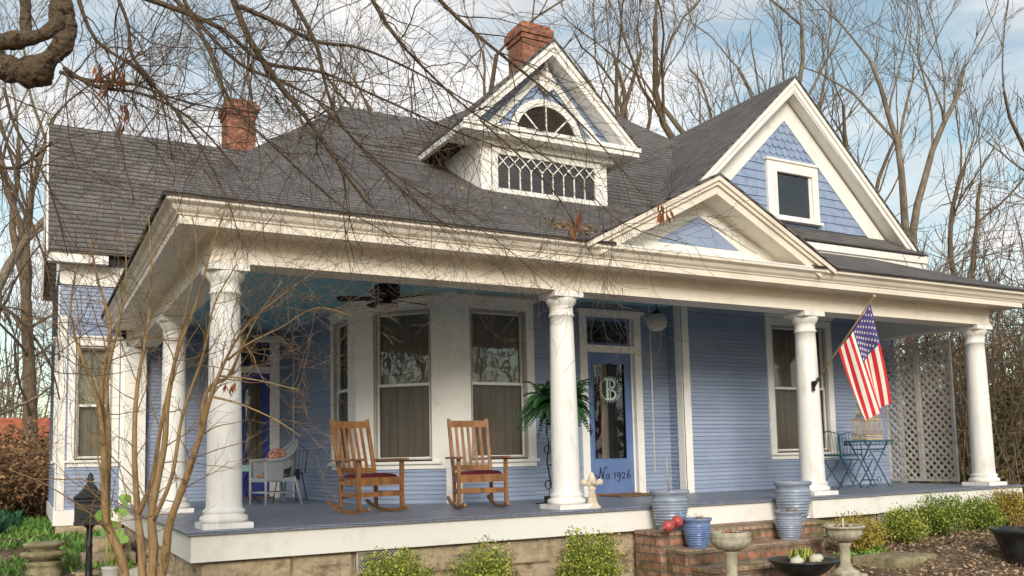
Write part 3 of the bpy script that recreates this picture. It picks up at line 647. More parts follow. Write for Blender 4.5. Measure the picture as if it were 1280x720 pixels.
# chimneys
def chimney(x0, x1, y0, y1, z0, z1, lab):
    m = M(); m.box(x0, x1, y0, y1, z0, z1-.34)
    m.box(x0-.03, x1+.03, y0-.03, y1+.03, z1-.34, z1-.24); m.box(x0-.065, x1+.065, y0-.065, y1+.065, z1-.24, z1-.08); m.box(x0-.02, x1+.02, y0-.02, y1+.02, z1-.08, z1)
    m.build('chimney', 'chimney', house, uv=True, label=lab)
chimney(6.98, 7.62, 6.0, 6.62, 6.5, 9.50, 'brick chimney rising behind the dormer')
chimney(1.78, 2.36, 9.3, 9.9, 5.5, 8.2, 'brick chimney behind the left wing ridge')

# ---- doors
def door(tf, u0, u1, ztop, mat, fr, curtain=None):
    """casing + transom + door slab with long glass"""
    zt = 2.24
    m = M(tf); c = fr
    m.box(u0-c, u0, -.04, .05, 0.0, ztop); m.box(u1, u1+c, -.04, .05, 0.0, ztop); m.box(u0-c, u1+c, -.04, .05, ztop, ztop+.11); m.box(u0-c-.05, u1+c+.05, -.085, .0, ztop+.065, ztop+.108)
    m.box(u0, u1, -.03, .08, zt, zt+.11)
    for a, b in ((u0, u0+.02), (u1-.02, u1)): m.box(a, b, .05, .14, 0, ztop)
    dc = m.build('door_frame', 'white', house)
    m = M(tf); a, b = u0+.02, u1-.02; s = .05
    z0, z1 = zt+.11, ztop
    m.box(a, b, .06, .1, z0, z0+s); m.box(a, b, .06, .1, z1-s, z1); m.box(a, a+s, .06, .1, z0+s, z1-s); m.box(b-s, b, .06, .1, z0+s, z1-s); m.build('transom_sash', mat, dc)
    m = M(tf); m.poly([(a+s, .08, z0+s), (b-s, .08, z0+s), (b-s, .08, z1-s), (a+s, .08, z1-s)]); m.build('transom_pane', 'glass', dc)
    m = M(tf); st = .115; g0, g1 = .55, zt-.16
    m.box(a, a+st, .06, .105, .02, zt); m.box(b-st, b, .06, .105, .02, zt); m.box(a+st, b-st, .06, .105, g1, zt); m.box(a+st, b-st, .06, .105, .02, g0)
    for (p, q, r, t) in ((a+st, b-st, g1-.02, g1), (a+st, b-st, g0, g0+.02)): m.box(p, q, .05, .0595, r, t)
    for p, q in ((a+st, a+st+.02), (b-st-.02, b-st)): m.box(p, q, .05, .0595, g0+.02, g1-.02)
    d = m.build('door', mat, house)
    m = M(tf); m.poly([(a+st, .085, g0), (b-st, .085, g0), (b-st, .085, g1), (a+st, .085, g1)]); m.build('pane', 'glass', d)
    m = M(tf); m.ball((a+.05, .03, 1.0), .03, 10); m.box(a+.03, a+.07, .054, .0595, .93, 1.12); m.build('handle', 'iron', d)
    m = M(tf); n = 30; W = (b-a) if curtain else (b-a)*.17; vs = []
    xo = a if curtain else a+(b-a)*.42
    for i in range(n+1):
        t = i/n
        for z in (.3, zt-.05): vs.append((xo+W*t, .2+.02*math.sin(t*W*50), z))
    m.add(vs, [(2*i, 2*i+2, 2*i+3, 2*i+1) for i in range(n)], True); m.build('curtain', 'curtain', d)
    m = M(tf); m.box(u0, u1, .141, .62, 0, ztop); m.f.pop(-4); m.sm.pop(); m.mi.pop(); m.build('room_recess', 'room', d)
    m = M(tf); m.box(u0-.02, u1+.02, -.06, .1, .002, .03); m.build('threshold', 'oak', dc)
    return d
front = door(tfF, *dr[:2], 2.80, 'door', .13)
side = door(tfB, *sd[:2], 2.80, 'darkblue', .13, curtain=True)
# "No. 1926" hand-lettered on the front door, as raised paint strokes
def stroke(m, pts, w0, x0, z0, s, y, w1=None):
    # smooth the polyline then lay a flat ribbon
    P = [V((p[0], 0, p[1])) for p in pts]; Q = []
    for i in range(len(P)-1):
        a, b, c, d = P[max(i-1, 0)], P[i], P[i+1], P[min(i+2, len(P)-1)]
        for t in (0, .25, .5, .75):
            Q.append(.5*((2*b)+(-a+c)*t+(2*a-5*b+4*c-d)*t*t+(-a+3*b-3*c+d)*t**3))
    Q.append(P[-1]); vs = []
    for i, q in enumerate(Q):
        d = Q[min(i+1, len(Q)-1)]-Q[max(i-1, 0)]; d = d.normalized() if d.length > 1e-6 else V((1, 0, 0))
        nn = V((-d.z, 0, d.x)); w = w0*(.55+.75*abs(d.z)) if w1 is None else w0
        for sg in (1, -1): vs.append((x0+s*(q.x+sg*nn.x*w/2), y, z0+s*(q.z+sg*nn.z*w/2)))
    m.add(vs, [(2*i, 2*i+1, 2*i+3, 2*i+2) for i in range(len(Q)-1)])
gl = {  # glyph strokes in units of digit height
 'N': [[(-.55, .15), (-.62, .32), (-.42, .42), (-.2, .25), (-.1, -.05), (.05, .45), (.18, 1.12), (.22, 1.2)], [(.18, 1.15), (.3, .6), (.45, 0)], [(.45, 0), (.55, .6), (.72, 1.15), (.95, 1.25), (1.0, 1.1)]],
 'o': [[(.3, .5), (.1, .42), (.03, .2), (.14, 0), (.34, .02), (.45, .25), (.38, .45), (.25, .5), (.42, .42)]],
 '.': [[(0, .04), (.05, .0)]],
 '1': [[(0, .48), (.12, .62), (.12, .3), (.10, 0)]],
 '9': [[(.42, .5), (.25, .66), (.05, .5), (.1, .26), (.3, .24), (.42, .5), (.4, .1), (.2, -.28), (-.08, -.25)]],
 '2': [[(.02, .48), (.18, .66), (.36, .52), (.28, .25), (0, 0), (.2, .06), (.42, -.02), (.5, .08)]],
 '6': [[(.48, .95), (.2, .7), (.05, .3), (.15, .02), (.36, .05), (.42, .3), (.28, .45), (.1, .32)]]}
m = M(tfF); xx = dr[0]+.16; zz = .255; sc_ = .150; yy = .0575
for ch, adv in (('N', .80), ('o', .62), ('.', .42), ('1', .38), ('9', .62), ('2', .66), ('6', .6)):
    for st in gl[ch]: stroke(m, st, .10 if ch != '.' else .16, xx+.06, zz, sc_, yy)
    xx += adv*sc_*(1.0)
m.build('house_number_lettering', 'black', front)

# ------------------------------------------------------------------ BRICK STEPS
steps = thing('brick_steps', 'mossy red brick steps rising to the porch between the blue planters', 'steps', (5.9, -1.0, -.9))
def B_(x0, x1, y0, y1, z0, z1): m.box(x0-5.9, x1-5.9, y0+1.0, y1+1.0, z0+.9, z1+.9)
for (a, b, c, d, e, f) in ((4.68, 7.32, -.86, -.37, -1.0, -.27), (4.76, 6.9, -1.20, -.862, -1.0, -.455), (4.84, 6.95, -1.55, -1.202, -1.0, -.64)):
    m = M(); B_(a, b, c, d, e, f-.055); m.build('step', 'stepbrick', steps, uv=True, bevel=.01)
    m = M(); B_(a-.012, b+.012, c-.018, d, f-.053, f); m.build('tread', 'treadbrick', steps, uv=True, bevel=.012)
st_slab = M(); st_slab.box(-.5, .45, -.35, .3, 0, .17)
o = st_slab.build('stone_slab', 'castone2', bevel=.05); o.location = (7.75, -1.55, -.85); o.rotation_euler = (0, 0, .15)
tag(o, 'flat mossy stone slab lying on the mulch beside the pedestal urn', 'stone slab')

# ------------------------------------------------------------------ ROCKING CHAIRS
def rocker():
    t = thing('rocking_chair', 'oak rocking chair with burgundy seat, left of the two, under the ceiling fan', 'rocking chair', group='oak rocking chairs on the porch')
    # local: front = -y, width x
    W = .30; Db = .24; Df = -.26
    leg = []
    for s in (-1, 1):
        m = M(); m.beam((s*W, Df, .055), (s*W, Df, .62), .045, .045); m.build('leg', 'oak', t, bevel=.004)
        m = M(); m.beam((s*.245, Db-.005, .06), (s*.245, Db+.01, .42), .042, .042); m.beam((s*.245, Db+.01, .42), (s*.255, Db+.22, 1.14), .042, .042); m.build('back_post', 'oak', t, bevel=.004)
        m = M(); pts = []
        for i in range(15):
            u = -1+2*i/14; y = -.02+u*.47+.05; z = .018+.105*(u**2)*(1 if u > 0 else .45)
            pts.append((y, z))
        for a, b in zip(pts[:-1], pts[1:]):
            xo = s*(W-.0) if True else 0
            m.beam((s*(.27), a[0], a[1]), (s*(.27), b[0]+.004, b[1]+.0), .035, .036)
        m.build('rocker_runner', 'oak', t)
        m = M(); m.box(s*W-.045, s*W+.045, -.36, .30, .62, .645); m.beam((s*W, Df+.022, .60), (s*W, Df-.02, .55), .03, .03); m.build('armrest', 'oak', t, bevel=.006)
        m = M(); m.beam((s*.275, Df, .22), (s*.25, Db, .22), .022, .05); m.build('stretcher', 'oak', t)
        m = M(); m.beam((s*.28, Df, .375), (s*.25, Db, .375), .024, .09); m.build('side_rail', 'oak', t)
    for (xa, yb, zc_, th, hh_, nm_) in ((W, Df, .375, .024, .095, 'seat_rail'), (.24, Db, .375, .024, .09, 'seat_rail'), (W, Df, .225, .022, .06, 'stretcher'), (.24, Db, .20, .022, .05, 'stretcher')):
        m = M(); m.beam((-xa, yb, zc_), (xa, yb, zc_), th, hh_); m.build(nm_, 'oak', t)
    m = M(); y0, z0 = Db+.03, .50; y1, z1 = Db+.205, 1.09
    # curved crest rail and lower rail
    for (yy, zc, h) in ((Db+.20, 1.075, .085), (Db+.045, .505, .065)):
        m = M()
        for i in range(6):
            a, b = -.245+.49*i/6, -.245+.49*(i+1)/6; f = lambda x: .028*(1-(x/.25)**2)
            m.beam((a, yy+f(a), zc), (b, yy+f(b), zc), .02, h)
        m.build('back_rail', 'oak', t)
    for i in range(5):
        m = M(); x = -.16+.08*i; f = .028*(1-(x/.25)**2)
        m.beam((x, Db+.045+f, .52), (x, Db+.20+f, 1.05), .012, .036, up=V((0, 1, 0))) if False else m.beam((x, Db+.045+f, .52), (x, Db+.20+f, 1.05), .038, .012)
        m.build('back_slat', 'oak', t)
    m = M(); vs = []; n = 14
    for j in range(n+1):
        for i in range(n+1):
            u, v = -1+2*i/n, -1+2*j/n; e = (1-u**8)*(1-v**8)
            vs.append((u*(.285 if v < 0 else .285-.03*v), -.01+v*.25, .405+.07*(max(e, 0)**.35)*(1-.15*(u*u+v*v))))
    m.add(vs, [(j*(n+1)+i, j*(n+1)+i+1, (j+1)*(n+1)+i+1, (j+1)*(n+1)+i) for j in range(n) for i in range(n)], True)
    m.box(-.27, .27, -.255, .235, .385, .41)
    m.build('seat', 'leather', t)
    return t
rc = rocker(); rc.location = (1.92, 1.20, 0.002); rc.rotation_euler = (0, 0, math.radians(12))
rc2 = dup(rc, (3.29, 1.02, 0.002), math.radians(-12), 'oak rocking chair with burgundy seat, right of the two, nearer the front door')

# ------------------------------------------------------------------ CEILING FAN
fan = thing('ceiling_fan', 'black five bladed ceiling fan with white light dome hanging from the blue porch ceiling', 'ceiling fan', (2.35, 1.65, CEIL-.03))
m = M(); m.lathe([(.001, 0), (.06, -.002), (.055, -.03), (.02, -.05), (.014, -.06), (.014, -.13)], 16); m.build('downrod', 'fanblack', fan)
m = M(); m.lathe([(.02, -.09), (.155, -.105), (.165, -.12), (.165, -.245), (.15, -.26), (.13, -.275), (.06, -.285), (.055, -.31), (.10, -.325), (.135, -.34), (.135, -.36), (.001, -.365)], 28); m.build('motor', 'fanblack', fan)
m = M(); m.lathe([(.135, -.358), (.15, -.375), (.14, -.405), (.10, -.435), (.05, -.45), (.001, -.455)], 28); m.build('light_dome', 'globe', fan)
for i in range(5):
    a = math.radians(18+72*i); rot = Matrix.Rotation(a, 4, 'Z')@Matrix.Translation((0, 0, -.285))@Matrix.Rotation(math.radians(14), 4, 'X')
    m = M(rot); m.box(.09, .24, -.02, .02, -.0035, .0035)
    m.add([(.20, -.055, -.006), (.60, -.078, -.006), (.645, -.04, -.006), (.645, .04, -.006), (.60, .078, -.006), (.20, .055, -.006)]+[(.20, -.055, .006), (.60, -.078, .006), (.645, -.04, .006), (.645, .04, .006), (.60, .078, .006), (.20, .055, .006)], [(5, 4, 3, 2, 1, 0), (6, 7, 8, 9, 10, 11)]+[(i, (i+1) % 6, (i+1) % 6+6, i+6) for i in range(6)])
    m.build('blade', 'fanblack', fan)
m = M(); m.tube([(-.1, 0, -.35), (-.1, 0, -.62)], .003, 4); m.ball((-.1, 0, -.63), .012, 6); m.build('pull_chain', 'fanblack', fan)

# globe pendant near front door, and amber lantern pendant by the side door
pl = thing('pendant_lamp', 'frosted globe pendant lamp hanging right of the front door', 'lamp', (6.68, 1.60, CEIL))
m = M(); m.lathe([(.001, 0), (.055, -.002), (.05, -.02), (.008, -.03), (.008, -.20), (.03, -.21), (.075, -.25), (.08, -.275)], 20); m.build('lamp_mount', 'fanblack', pl)
m = M(); m.lathe([(.078, -.27), (.13, -.31), (.155, -.37), (.155, -.43), (.125, -.49), (.07, -.525), (.001, -.535)], 28); m.build('lamp_globe', 'globe', pl)
pl = thing('pendant_lamp', 'dark pendant lamp with amber glass shade hanging before the side door', 'lamp', (1.42, 5.6, CEIL))
m = M(); m.lathe([(.001, 0), (.07, -.002), (.065, -.02), (.008, -.03), (.008, -.30), (.04, -.31), (.10, -.36), (.12, -.38)], 20); m.build('lamp_mount', 'fanblack', pl)
MT['amber'] = noise_mat('amber_glass', (.22, .13, .06), (.34, .22, .11), scale=4, rough=.3)
m = M(); m.lathe([(.115, -.375), (.17, -.42), (.18, -.50), (.14, -.57), (.001, -.60)], 24); m.build('lamp_shade', 'amber', pl)
# swing chain hanging at the right of the door
m = M()
for i in range(74):
    z = CEIL-.02-i*.036
    m.tube([(6.62+.008*math.cos(a)*(i % 2), 1.70+.008*math.cos(a)*((i+1) % 2), z+.024*math.sin(a)*.9) for a in [2*math.pi*j/8 for j in range(9)]], .0065, 4, caps=False)
tag(m.build('hanging_chain', 'rope'), 'pale metal chain hanging from the porch ceiling beside the globe lamp', 'chain')

# wreath with letter B on door
dx = 3.60+(dr[0]+dr[1])/2; wz = 1.66; wy = YW2+.03
wr = thing('wreath', 'mint green letter B in a ring of leaves hanging on the blue front door', 'wreath', (dx, wy, wz))
m = M(); L_ = [(-.045, .17), (-.045, -.17)]
def bar(x0, x1, z0, z1): m.box(x0, x1, -.012, .004, z0, z1)
bar(-.075, -.04, -.17, .17); bar(-.105, -.075, .15, .17); bar(-.105, -.075, -.17, -.15)
bar(-.012, .004, -.15, .15)
def arc_ribbon(cx, cz, rx, rz, w, a0, a1, n=14):
    vs = []
    for i in range(n+1):
        a = a0+(a1-a0)*i/n
        for k in (0, w): vs.append((cx+(rx-k)*math.cos(a), -.012, cz+(rz-k)*math.sin(a)))
    m.add(vs, [(2*i, 2*i+1, 2*i+3, 2*i+2) for i in range(n)])
arc_ribbon(.0, .085, .095, .085, .03, -math.pi/2, math.pi/2); arc_ribbon(.0, -.085, .11, .088, .032, -math.pi/2, math.pi/2)
bar(-.04, .0, .142, .17); bar(-.04, .0, -.17, -.142); bar(-.04, .01, -.012, .014)
m.build('letter', 'mint', wr)
m = M(); n = 64; m.tube([(.185*math.cos(2*math.pi*i/n), -.004, .185*math.sin(2*math.pi*i/n)) for i in range(n+1)], .0025, 4)
for i in range(26):
    a = 2*math.pi*i/26; p = V((.185*math.cos(a), -.008, .185*math.sin(a))); t_ = V((-math.sin(a), 0, math.cos(a))); rr = V((math.cos(a), 0, math.sin(a)))
    m.leaf(p, t_*.5+rr, .036, .016, V((0, 1, 0))); m.leaf(p, t_*.5-rr, .026, .011, V((0, 1, 0)))
m.build('leaf_ring', 'mint', wr)
m = M(); m.tube([(-.06, 0, .17), (0, 0, .43), (.06, 0, .17)], .006, 5); m.build('ribbon', 'black', wr)
m = M(); m.box(-.42, .42, -.26, .26, 0, .022); o = m.build('doormat', 'mat', bevel=.006); o.location = (dx+.05, 1.98, .002); tag(o, 'brown coir doormat at the foot of the front door', 'doormat')

# ------------------------------------------------------------------ FERN ON IRON STAND behind second column
fx, fy = 4.52, 1.05
st = thing('plant_stand', 'black scrolled iron plant stand behind the second column holding the fern', 'plant stand', (fx, fy, 0))
m = M()
for i in range(4):
    a = math.pi/4+i*math.pi/2; c, s_ = math.cos(a), math.sin(a)
    pts = [(.20*c, .20*s_, .01), (.15*c, .15*s_, .05), (.12*c, .12*s_, .3), (.16*c, .16*s_, .55), (.13*c, .13*s_, .8), (.16*c, .16*s_, 1.0), (.15*c, .15*s_, 1.06)]
    m.tube(pts, .011, 6)
    for zc in (.25, .72):
        m.tube([(c*(.15+.045*math.cos(q)), s_*(.15+.045*math.cos(q)), zc+.06*math.sin(q)) for q in [2*math.pi*j/10 for j in range(11)]], .008, 5)
m.build('leg', 'iron', st)
m = M(); m.box(-.24, .24, -.24, .24, 0, .012); m.box(-.15, .15, -.15, .15, .01, .10); m.lathe([(.16, 1.05), (.17, 1.06), (.16, 1.07)], 20); m.lathe([(.12, .5), (.13, .51), (.12, .52)], 20); m.build('shelf', 'iron', st)
fr = thing('fern', 'large dark green boston fern in a pot on the iron stand behind the second column', 'fern', (fx, fy, 1.10))
m = M(); m.lathe([(.10, 0), (.14, .16), (.15, .17), (.14, .18), (.001, .16)], 20); m.build('pot', 'iron', fr)
m = M()
for i in range(140):
    a = R.uniform(0, 2*math.pi); L = R.uniform(.40, .70); el = R.uniform(.2, 1.35); pts = []
    for k in range(13):
        t = k/12; r = L*t*math.cos(el*.55)*(1-.1*t); z = .20+L*(1.15*math.sin(el)*t-.85*t*t*(1.15-el*.35)); pts.append(V((r*math.cos(a+.2*t), r*math.sin(a+.2*t), z)))
    m.tube(pts, [.004*(1-.7*k/12) for k in range(13)], 3)
    for k in range(2, 13):
        d = (pts[k]-pts[k-1]).normalized(); sd_ = d.cross(V((0, 0, 1)));
        if sd_.length < .01: continue
        sd_.normalize(); w = .080*math.sin(math.pi*min(1, (k+1)/14))+.012
        for q in (0, .5):
            p = pts[k-1].lerp(pts[k], q)
            for sg in (-1, 1): m.leaf(p, sd_*sg+d*.35+V((0, 0, R.uniform(-.3, .05))), w, .030, V((0, 0, 1)).cross(sd_*sg))
m.build('frond', 'fern', fr)

# ------------------------------------------------------------------ WICKER CHAIR
wc = thing('wicker_armchair', 'pale grey wicker armchair facing left near the side door', 'armchair', (1.60, 4.60, 0), math.radians(-78))
# local: front -y
m = M()
for sx, sy in ((-1, -1), (1, -1)): m.tube([(sx*.27, sy*.25, 0), (sx*.27, sy*.25, .64)], .022, 8)
for sx in (-1, 1): m.tube([(sx*.25, .22, .42), (sx*.28, .33, 0)], .02, 8)
m.build('leg', 'wicker', wc)
m = M(); m.box(-.26, .26, -.25, .24, .34, .40)
for a, b in (((-.27, -.25, .18), (.27, -.25, .18)), ((-.27, -.25, .18), (-.27, .28, .18)), ((.27, -.25, .18), (.27, .28, .18))): m.tube([a, b], .012, 6)
m.build('seat', 'wicker', wc)
# shell: curved side panels rising to back
m = M(); n = 26; vs = []
path = []
for i in range(n+1):
    t = i/n; a = math.pi*t
    x = -.29*math.cos(a)*(1.0 if True else 1); y = -.25+.55*math.sin(a)**.7 if 0 < t < 1 else -.25
    top = .66+.30*math.sin(a)**2.2
    path.append((x, y, top))
for x, y, top in path:
    for k in range(5):
        q = k/4; vs.append((x*(1+.06*q), y+.07*q*(y+.25)/.55, .36+(top-.36)*q))
m.add(vs, [(i*5+k, (i+1)*5+k, (i+1)*5+k+1, i*5+k+1) for i in range(n) for k in range(4) if not (k < 2 and 3 <= i % n <= 5 or k < 2 and n-6 <= i <= n-4)], True)
m.tube([(x*1.06, y+.07*(y+.25)/.55, top) for x, y, top in path], .026, 8); m.build('backrest', 'wicker', wc)
m = M(); m.ball((0, -.02, .43), .25, 20, (1, .95, .22)); m.build('seat_cushion', 'cushion', wc)
m = M(); m.ball((0, 0, 0), .21, 16, (1, .38, .85), lump=.2); o = m.build('throw_pillow', 'pillow'); o.location = (1.66, 4.62, .68); o.rotation_euler = (.25, .1, math.radians(-62)); tag(o, 'red patterned throw pillow leaning in the wicker armchair', 'pillow')
# small aqua side table
tb = thing('side_table', 'small aqua topped table with black scrolled legs left of the wicker armchair', 'side table', (1.22, 5.25, 0))
m = M(); m.box(-.28, .28, -.28, .28, .50, .60); m.build('tabletop', 'aqua', tb, bevel=.01)
for sx in (-1, 1):
    for sy in (-1, 1):
        m = M(); m.tube([(sx*.22, sy*.22, .5), (sx*.12, sy*.12, .38), (sx*.1, sy*.1, .25), (sx*.18, sy*.18, .1), (sx*.27, sy*.27, .015)], .012, 6); m.tube([(sx*(.14+.04*math.cos(a)), sy*(.14+.04*math.cos(a)), .32+.05*math.sin(a)) for a in [2*math.pi*j/9 for j in range(10)]], .008, 5); m.build('leg', 'iron', tb)
# wire chair behind
tc_ = thing('wire_chair', 'teal wire backed chair half hidden behind the wicker armchair', 'chair', (2.05, 5.35, 0), math.radians(-40))
m = M(); m.tube([(.2*math.cos(a), .2*math.sin(a), .45) for a in [2*math.pi*j/14 for j in range(15)]], .01, 5); m.tube([(-.19, .15, .45), (-.2, .22, .8), (0, .25, .95), (.2, .22, .8), (.19, .15, .45)], .01, 6)
for i in range(5): m.tube([(-.12+.06*i, .18, .46), (-.12+.06*i, .235, .88)], .005, 4)
m.build('backrest', 'teal', tc_)
for s in ((-1, -1), (1, -1), (1, 1), (-1, 1)): m = M(); m.tube([(s[0]*.14, s[1]*.14, .45), (s[0]*.2, s[1]*.2, 0)], .01, 6); m.build('leg', 'teal', tc_)
# wall box on the siding
m = M(); m.box(-.03, .03, -.045, .045, -.09, .09); m.box(-.04, -.03, -.03, .03, -.07, -.01); o = m.build('outlet_box', 'iron', bevel=.005); o.location = (XA-.045, 6.6, .42); tag(o, 'small black outlet box fixed low on the blue side wall', 'outlet box')

# ------------------------------------------------------------------ BISTRO SET
bt = thing('bistro_table', 'teal folding metal bistro table with the wooden birdcage on it', 'table', (10.55, 1.05, 0))
m = M(); m.lathe([(.001, .775), (.36, .775), (.375, .77), (.375, .745), (.36, .745), (.001, .76)], 32, smooth=False)
for i in range(40):
    a = 2*math.pi*i/40; m.tube([(.375*math.cos(a), .375*math.sin(a), .745), (.378*math.cos(a+.04), .378*math.sin(a+.04), .70), (.375*math.cos(a+.08), .375*math.sin(a+.08), .745)], .004, 4, caps=False)
m.lathe([(.378, .70), (.384, .703), (.378, .706)], 32)
m.build('tabletop', 'teal', bt)
for s in (-1, 1):
    for (q, r) in ((-1, 1), (1, -1)):
        m = M(); m.tube([(q*.27, s*.16, .75), (r*.05, s*.16, .32), (r*.24, s*.17, .02), (r*.30, s*.18, .012)], .011, 6); m.build('leg', 'teal', bt)
for x_, z_ in ((-.2, .62), (.2, .62)): m = M(); m.tube([(x_, -.16, z_), (x_, .16, z_)], .009, 5); m.build('stretcher', 'teal', bt)
m = M(); m.tube([(0, -.17, .12), (0, .17, .12)], .009, 5); m.tube([(-.22, -.16, .5), (-.1, -.16, .58), (0, -.16, .6), (.1, -.16, .58), (.22, -.16, .5)], .008, 5); m.tube([(.045*math.cos(a), -.17, .12+.045*math.sin(a)) for a in [2*math.pi*j/10 for j in range(11)]], .007, 5); m.build('stretcher', 'teal', bt)
def bistro_chair(loc, rz, lab):
    t = thing('bistro_chair', lab, 'chair', loc, rz, 'teal folding bistro chairs')
    for s in (-1, 1):
        m = M(); m.tube([(s*.19, -.20, .46), (s*.19, .0, .25), (s*.19, .26, .01)], .010, 6); m.build('leg', 'teal', t)
        m = M(); m.tube([(s*.205, .20, .88), (s*.205, .16, .50), (s*.205, -.04, .25), (s*.205, -.24, .01)], .010, 6); m.build('leg', 'teal', t)
    m = M()
    for i in range(7): m.box(-.19, .19, -.2+i*.055, -.165+i*.055, .452, .462)
    m.build('seat', 'teal', t)
    m = M(); m.tube([(-.205, .20, .88), (0, .23, .93), (.205, .20, .88)], .010, 6)
    for i in range(5): m.tube([(-.13+.065*i, .165, .53), (-.13+.065*i, .215, .9)], .005, 4)
    m.box(-.2, .2, .16, .17, .52, .55); m.build('backrest', 'teal', t)
bistro_chair((9.85, 1.05, 0), math.radians(88), 'teal folding chair with slatted seat left of the bistro table')
bistro_chair((10.95, 1.65, 0), math.radians(-20), 'teal folding chair tucked behind the bistro table')
cg = thing('birdcage', 'bleached wood pagoda birdcage standing on the bistro table', 'birdcage', (10.50, 1.02, .777)); cg.scale = (.78, .85, 1.12)
m = M(); m.box(-.26, .26, -.18, .18, 0, .03); m.box(-.26, .26, -.18, .18, .05, .07)
m.box(-.25, .25, -.17, -.155, .29, .31); m.box(-.25, .25, .155, .17, .29, .31); m.box(-.25, -.235, -.155, .155, .29, .31); m.box(.235, .25, -.155, .155, .29, .31)
m.box(-.16, .16, -.12, .12, .37, .39); m.box(-.16, .16, -.12, .12, .50, .515); m.ball((0, 0, .68), .02, 8); m.box(-.25, .25, -.17, .17, .071, .072)
m.build('frame', 'cage', cg)
m = M()
for i in range(13):
    x = -.245+.49*i/12
    for y in (-.165, .165): m.tube([(x, y, .07), (x, y, .29)], .005 if i % 4 else .012, 4)
    f = x*.62
    for y in (-.165, .165): m.tube([(x, y, .31), (f, y*.7, .37)], .004, 4)
    for y in (-.115, .115): m.tube([(f, y, .39), (f, y, .50)], .004 if i % 6 else .008, 4)
    for y in (-.115, .115): m.tube([(f, y, .515), (f*.25, y*.25, .62), (0, 0, .66)], .004, 4)
for i in range(7):
    y = -.16+.32*i/6
    for x in (-.245, .245): m.tube([(x, y, .07), (x, y, .29)], .005, 4)
m.build('cage_bar', 'cage', cg)

# ------------------------------------------------------------------ LATTICE SCREEN
lx = 12.30; ls = thing('lattice_screen', 'grey weathered wooden lattice screen at the right end of the porch', 'lattice screen', (lx, 1.3, 0))
def lat(y0, y1, z0, z1, nm):
    m = M(); fw_ = .045
    m.box(-.02, .02, y0, y0+fw_, z0, z1); m.box(-.02, .02, y1-fw_, y1, z0, z1); m.box(-.02, .02, y0+fw_, y1-fw_, z0, z0+fw_); m.box(-.02, .02, y0+fw_, y1-fw_, z1-fw_, z1)
    sp = .14; H = z1-z0; W = y1-y0; k = -H
    while k < W:
        for sg, xo in ((1, -.006), (-1, .006)):
            a = (y0+k, z0) if sg > 0 else (y0+k, z1); dz = H*sg
            t0 = max(0, (y0-a[0])/H); t1 = min(1, (y1-a[0])/H)
            if t1 > t0+.02: m.beam((xo, a[0]+H*t0, a[1]+dz*t0), (xo, a[0]+H*t1, a[1]+dz*t1), .036, .008, up=V((1, 0, 0)))
        k += sp
    m.build(nm, 'lattice', ls)
lat(-.63, .06, .04, 2.50, 'lattice_panel'); lat(.06, .76, .04, 2.50, 'lattice_panel')

# ------------------------------------------------------------------ PLANTERS
def planter(loc, r, h, mat, name, label, stems, seed, grp):
    t = thing(name, label, 'planter', loc, seed, grp)
    prof = [(r*.66, 0), (r*.68, h*.02), (r*.66, h*.05), (r*.70, h*.08)]
    n = 9
    for i in range(n):
        a = i/n; z = h*(.10+.68*a); rr = r*(.72+.20*math.sin(a*math.pi*.55+.1))
        dz = h*.68/n
        prof += [(rr-.008*r/.2, z), (rr+.010*r/.2, z+dz*.3), (rr+.012*r/.2, z+dz*.55), (rr-.004, z+dz*.95)]
    prof += [(r*.90, h*.80), (r*.90, h*.87), (r*1.0, h*.91), (r*1.05, h*.95), (r*1.04, h*1.0), (r*.95, h*1.0), (r*.90, h*.93), (r*.88, h*.86)]
    m = M(); k = 48; vs = []
    for i, (rr, z) in enumerate(prof):
        for j in range(k):
            a = 2*math.pi*j/k; w = 1+(.010*math.sin(a*24+i*.9) if 5 < i < 40 else 0); vs.append((rr*w*math.cos(a), rr*w*math.sin(a), z))
    m.add(vs, [(i*k+j, i*k+(j+1) % k, (i+1)*k+(j+1) % k, (i+1)*k+j) for i in range(len(prof)-1) for j in range(k)], True)
    m.build('pot', mat, t)
    m = M(); m.lathe([(r*.9, h*.89), (r*.5, h*.91), (.001, h*.92)], 20)
    m.build('soil', 'soil', t)
    m = M(); rr_ = random.Random(seed)
    for i in range(stems):
        a = rr_.uniform(0, 6.3); q = rr_.uniform(0, r*.75); p = V((q*math.cos(a), q*math.sin(a), h*.9)); d = V((rr_.uniform(-.4, .4), rr_.uniform(-.4, .4), rr_.uniform(.2, 1)))
        L = rr_.uniform(.05, .13); m.tube([p, p+d*L*.6, p+d*L+V((rr_.uniform(-.02, .02), 0, -.01))], [.003, .0025, .001], 4)
        m.leaf(p+V((0, 0, .01)), V((rr_.uniform(-1, 1), rr_.uniform(-1, 1), .4)), .06, .03)
    m.build('dead_stem', 'dead', t)
    return t
gp = 'ribbed blue ceramic planters by the steps'
p1 = planter((5.03, -.62, -.27), .225, .46, 'planter', 'planter', 'large ribbed grey blue planter on the left end of the top brick step', 10, 1, gp)
m = M(); m.tube([(.0, 0, .42), (-.03, .02, .65), (-.09, .03, .86)], [.008, .007, .005], 6); m.build('cane', 'cage', p1)
planter((7.05, -.62, -.27), .235, .50, 'planter', 'planter', 'large ribbed grey blue planter on the top step beside the third column', 8, 2, gp)
planter((5.07, -1.05, -.455), .165, .335, 'planter2', 'planter', 'small deep blue ribbed planter on the left of the middle step beside the red ornament', 26, 3, gp)
planter((6.50, -1.06, -.455), .17, .35, 'planter', 'planter', 'small ribbed blue planter on the right of the middle step with dry stems', 34, 4, gp)
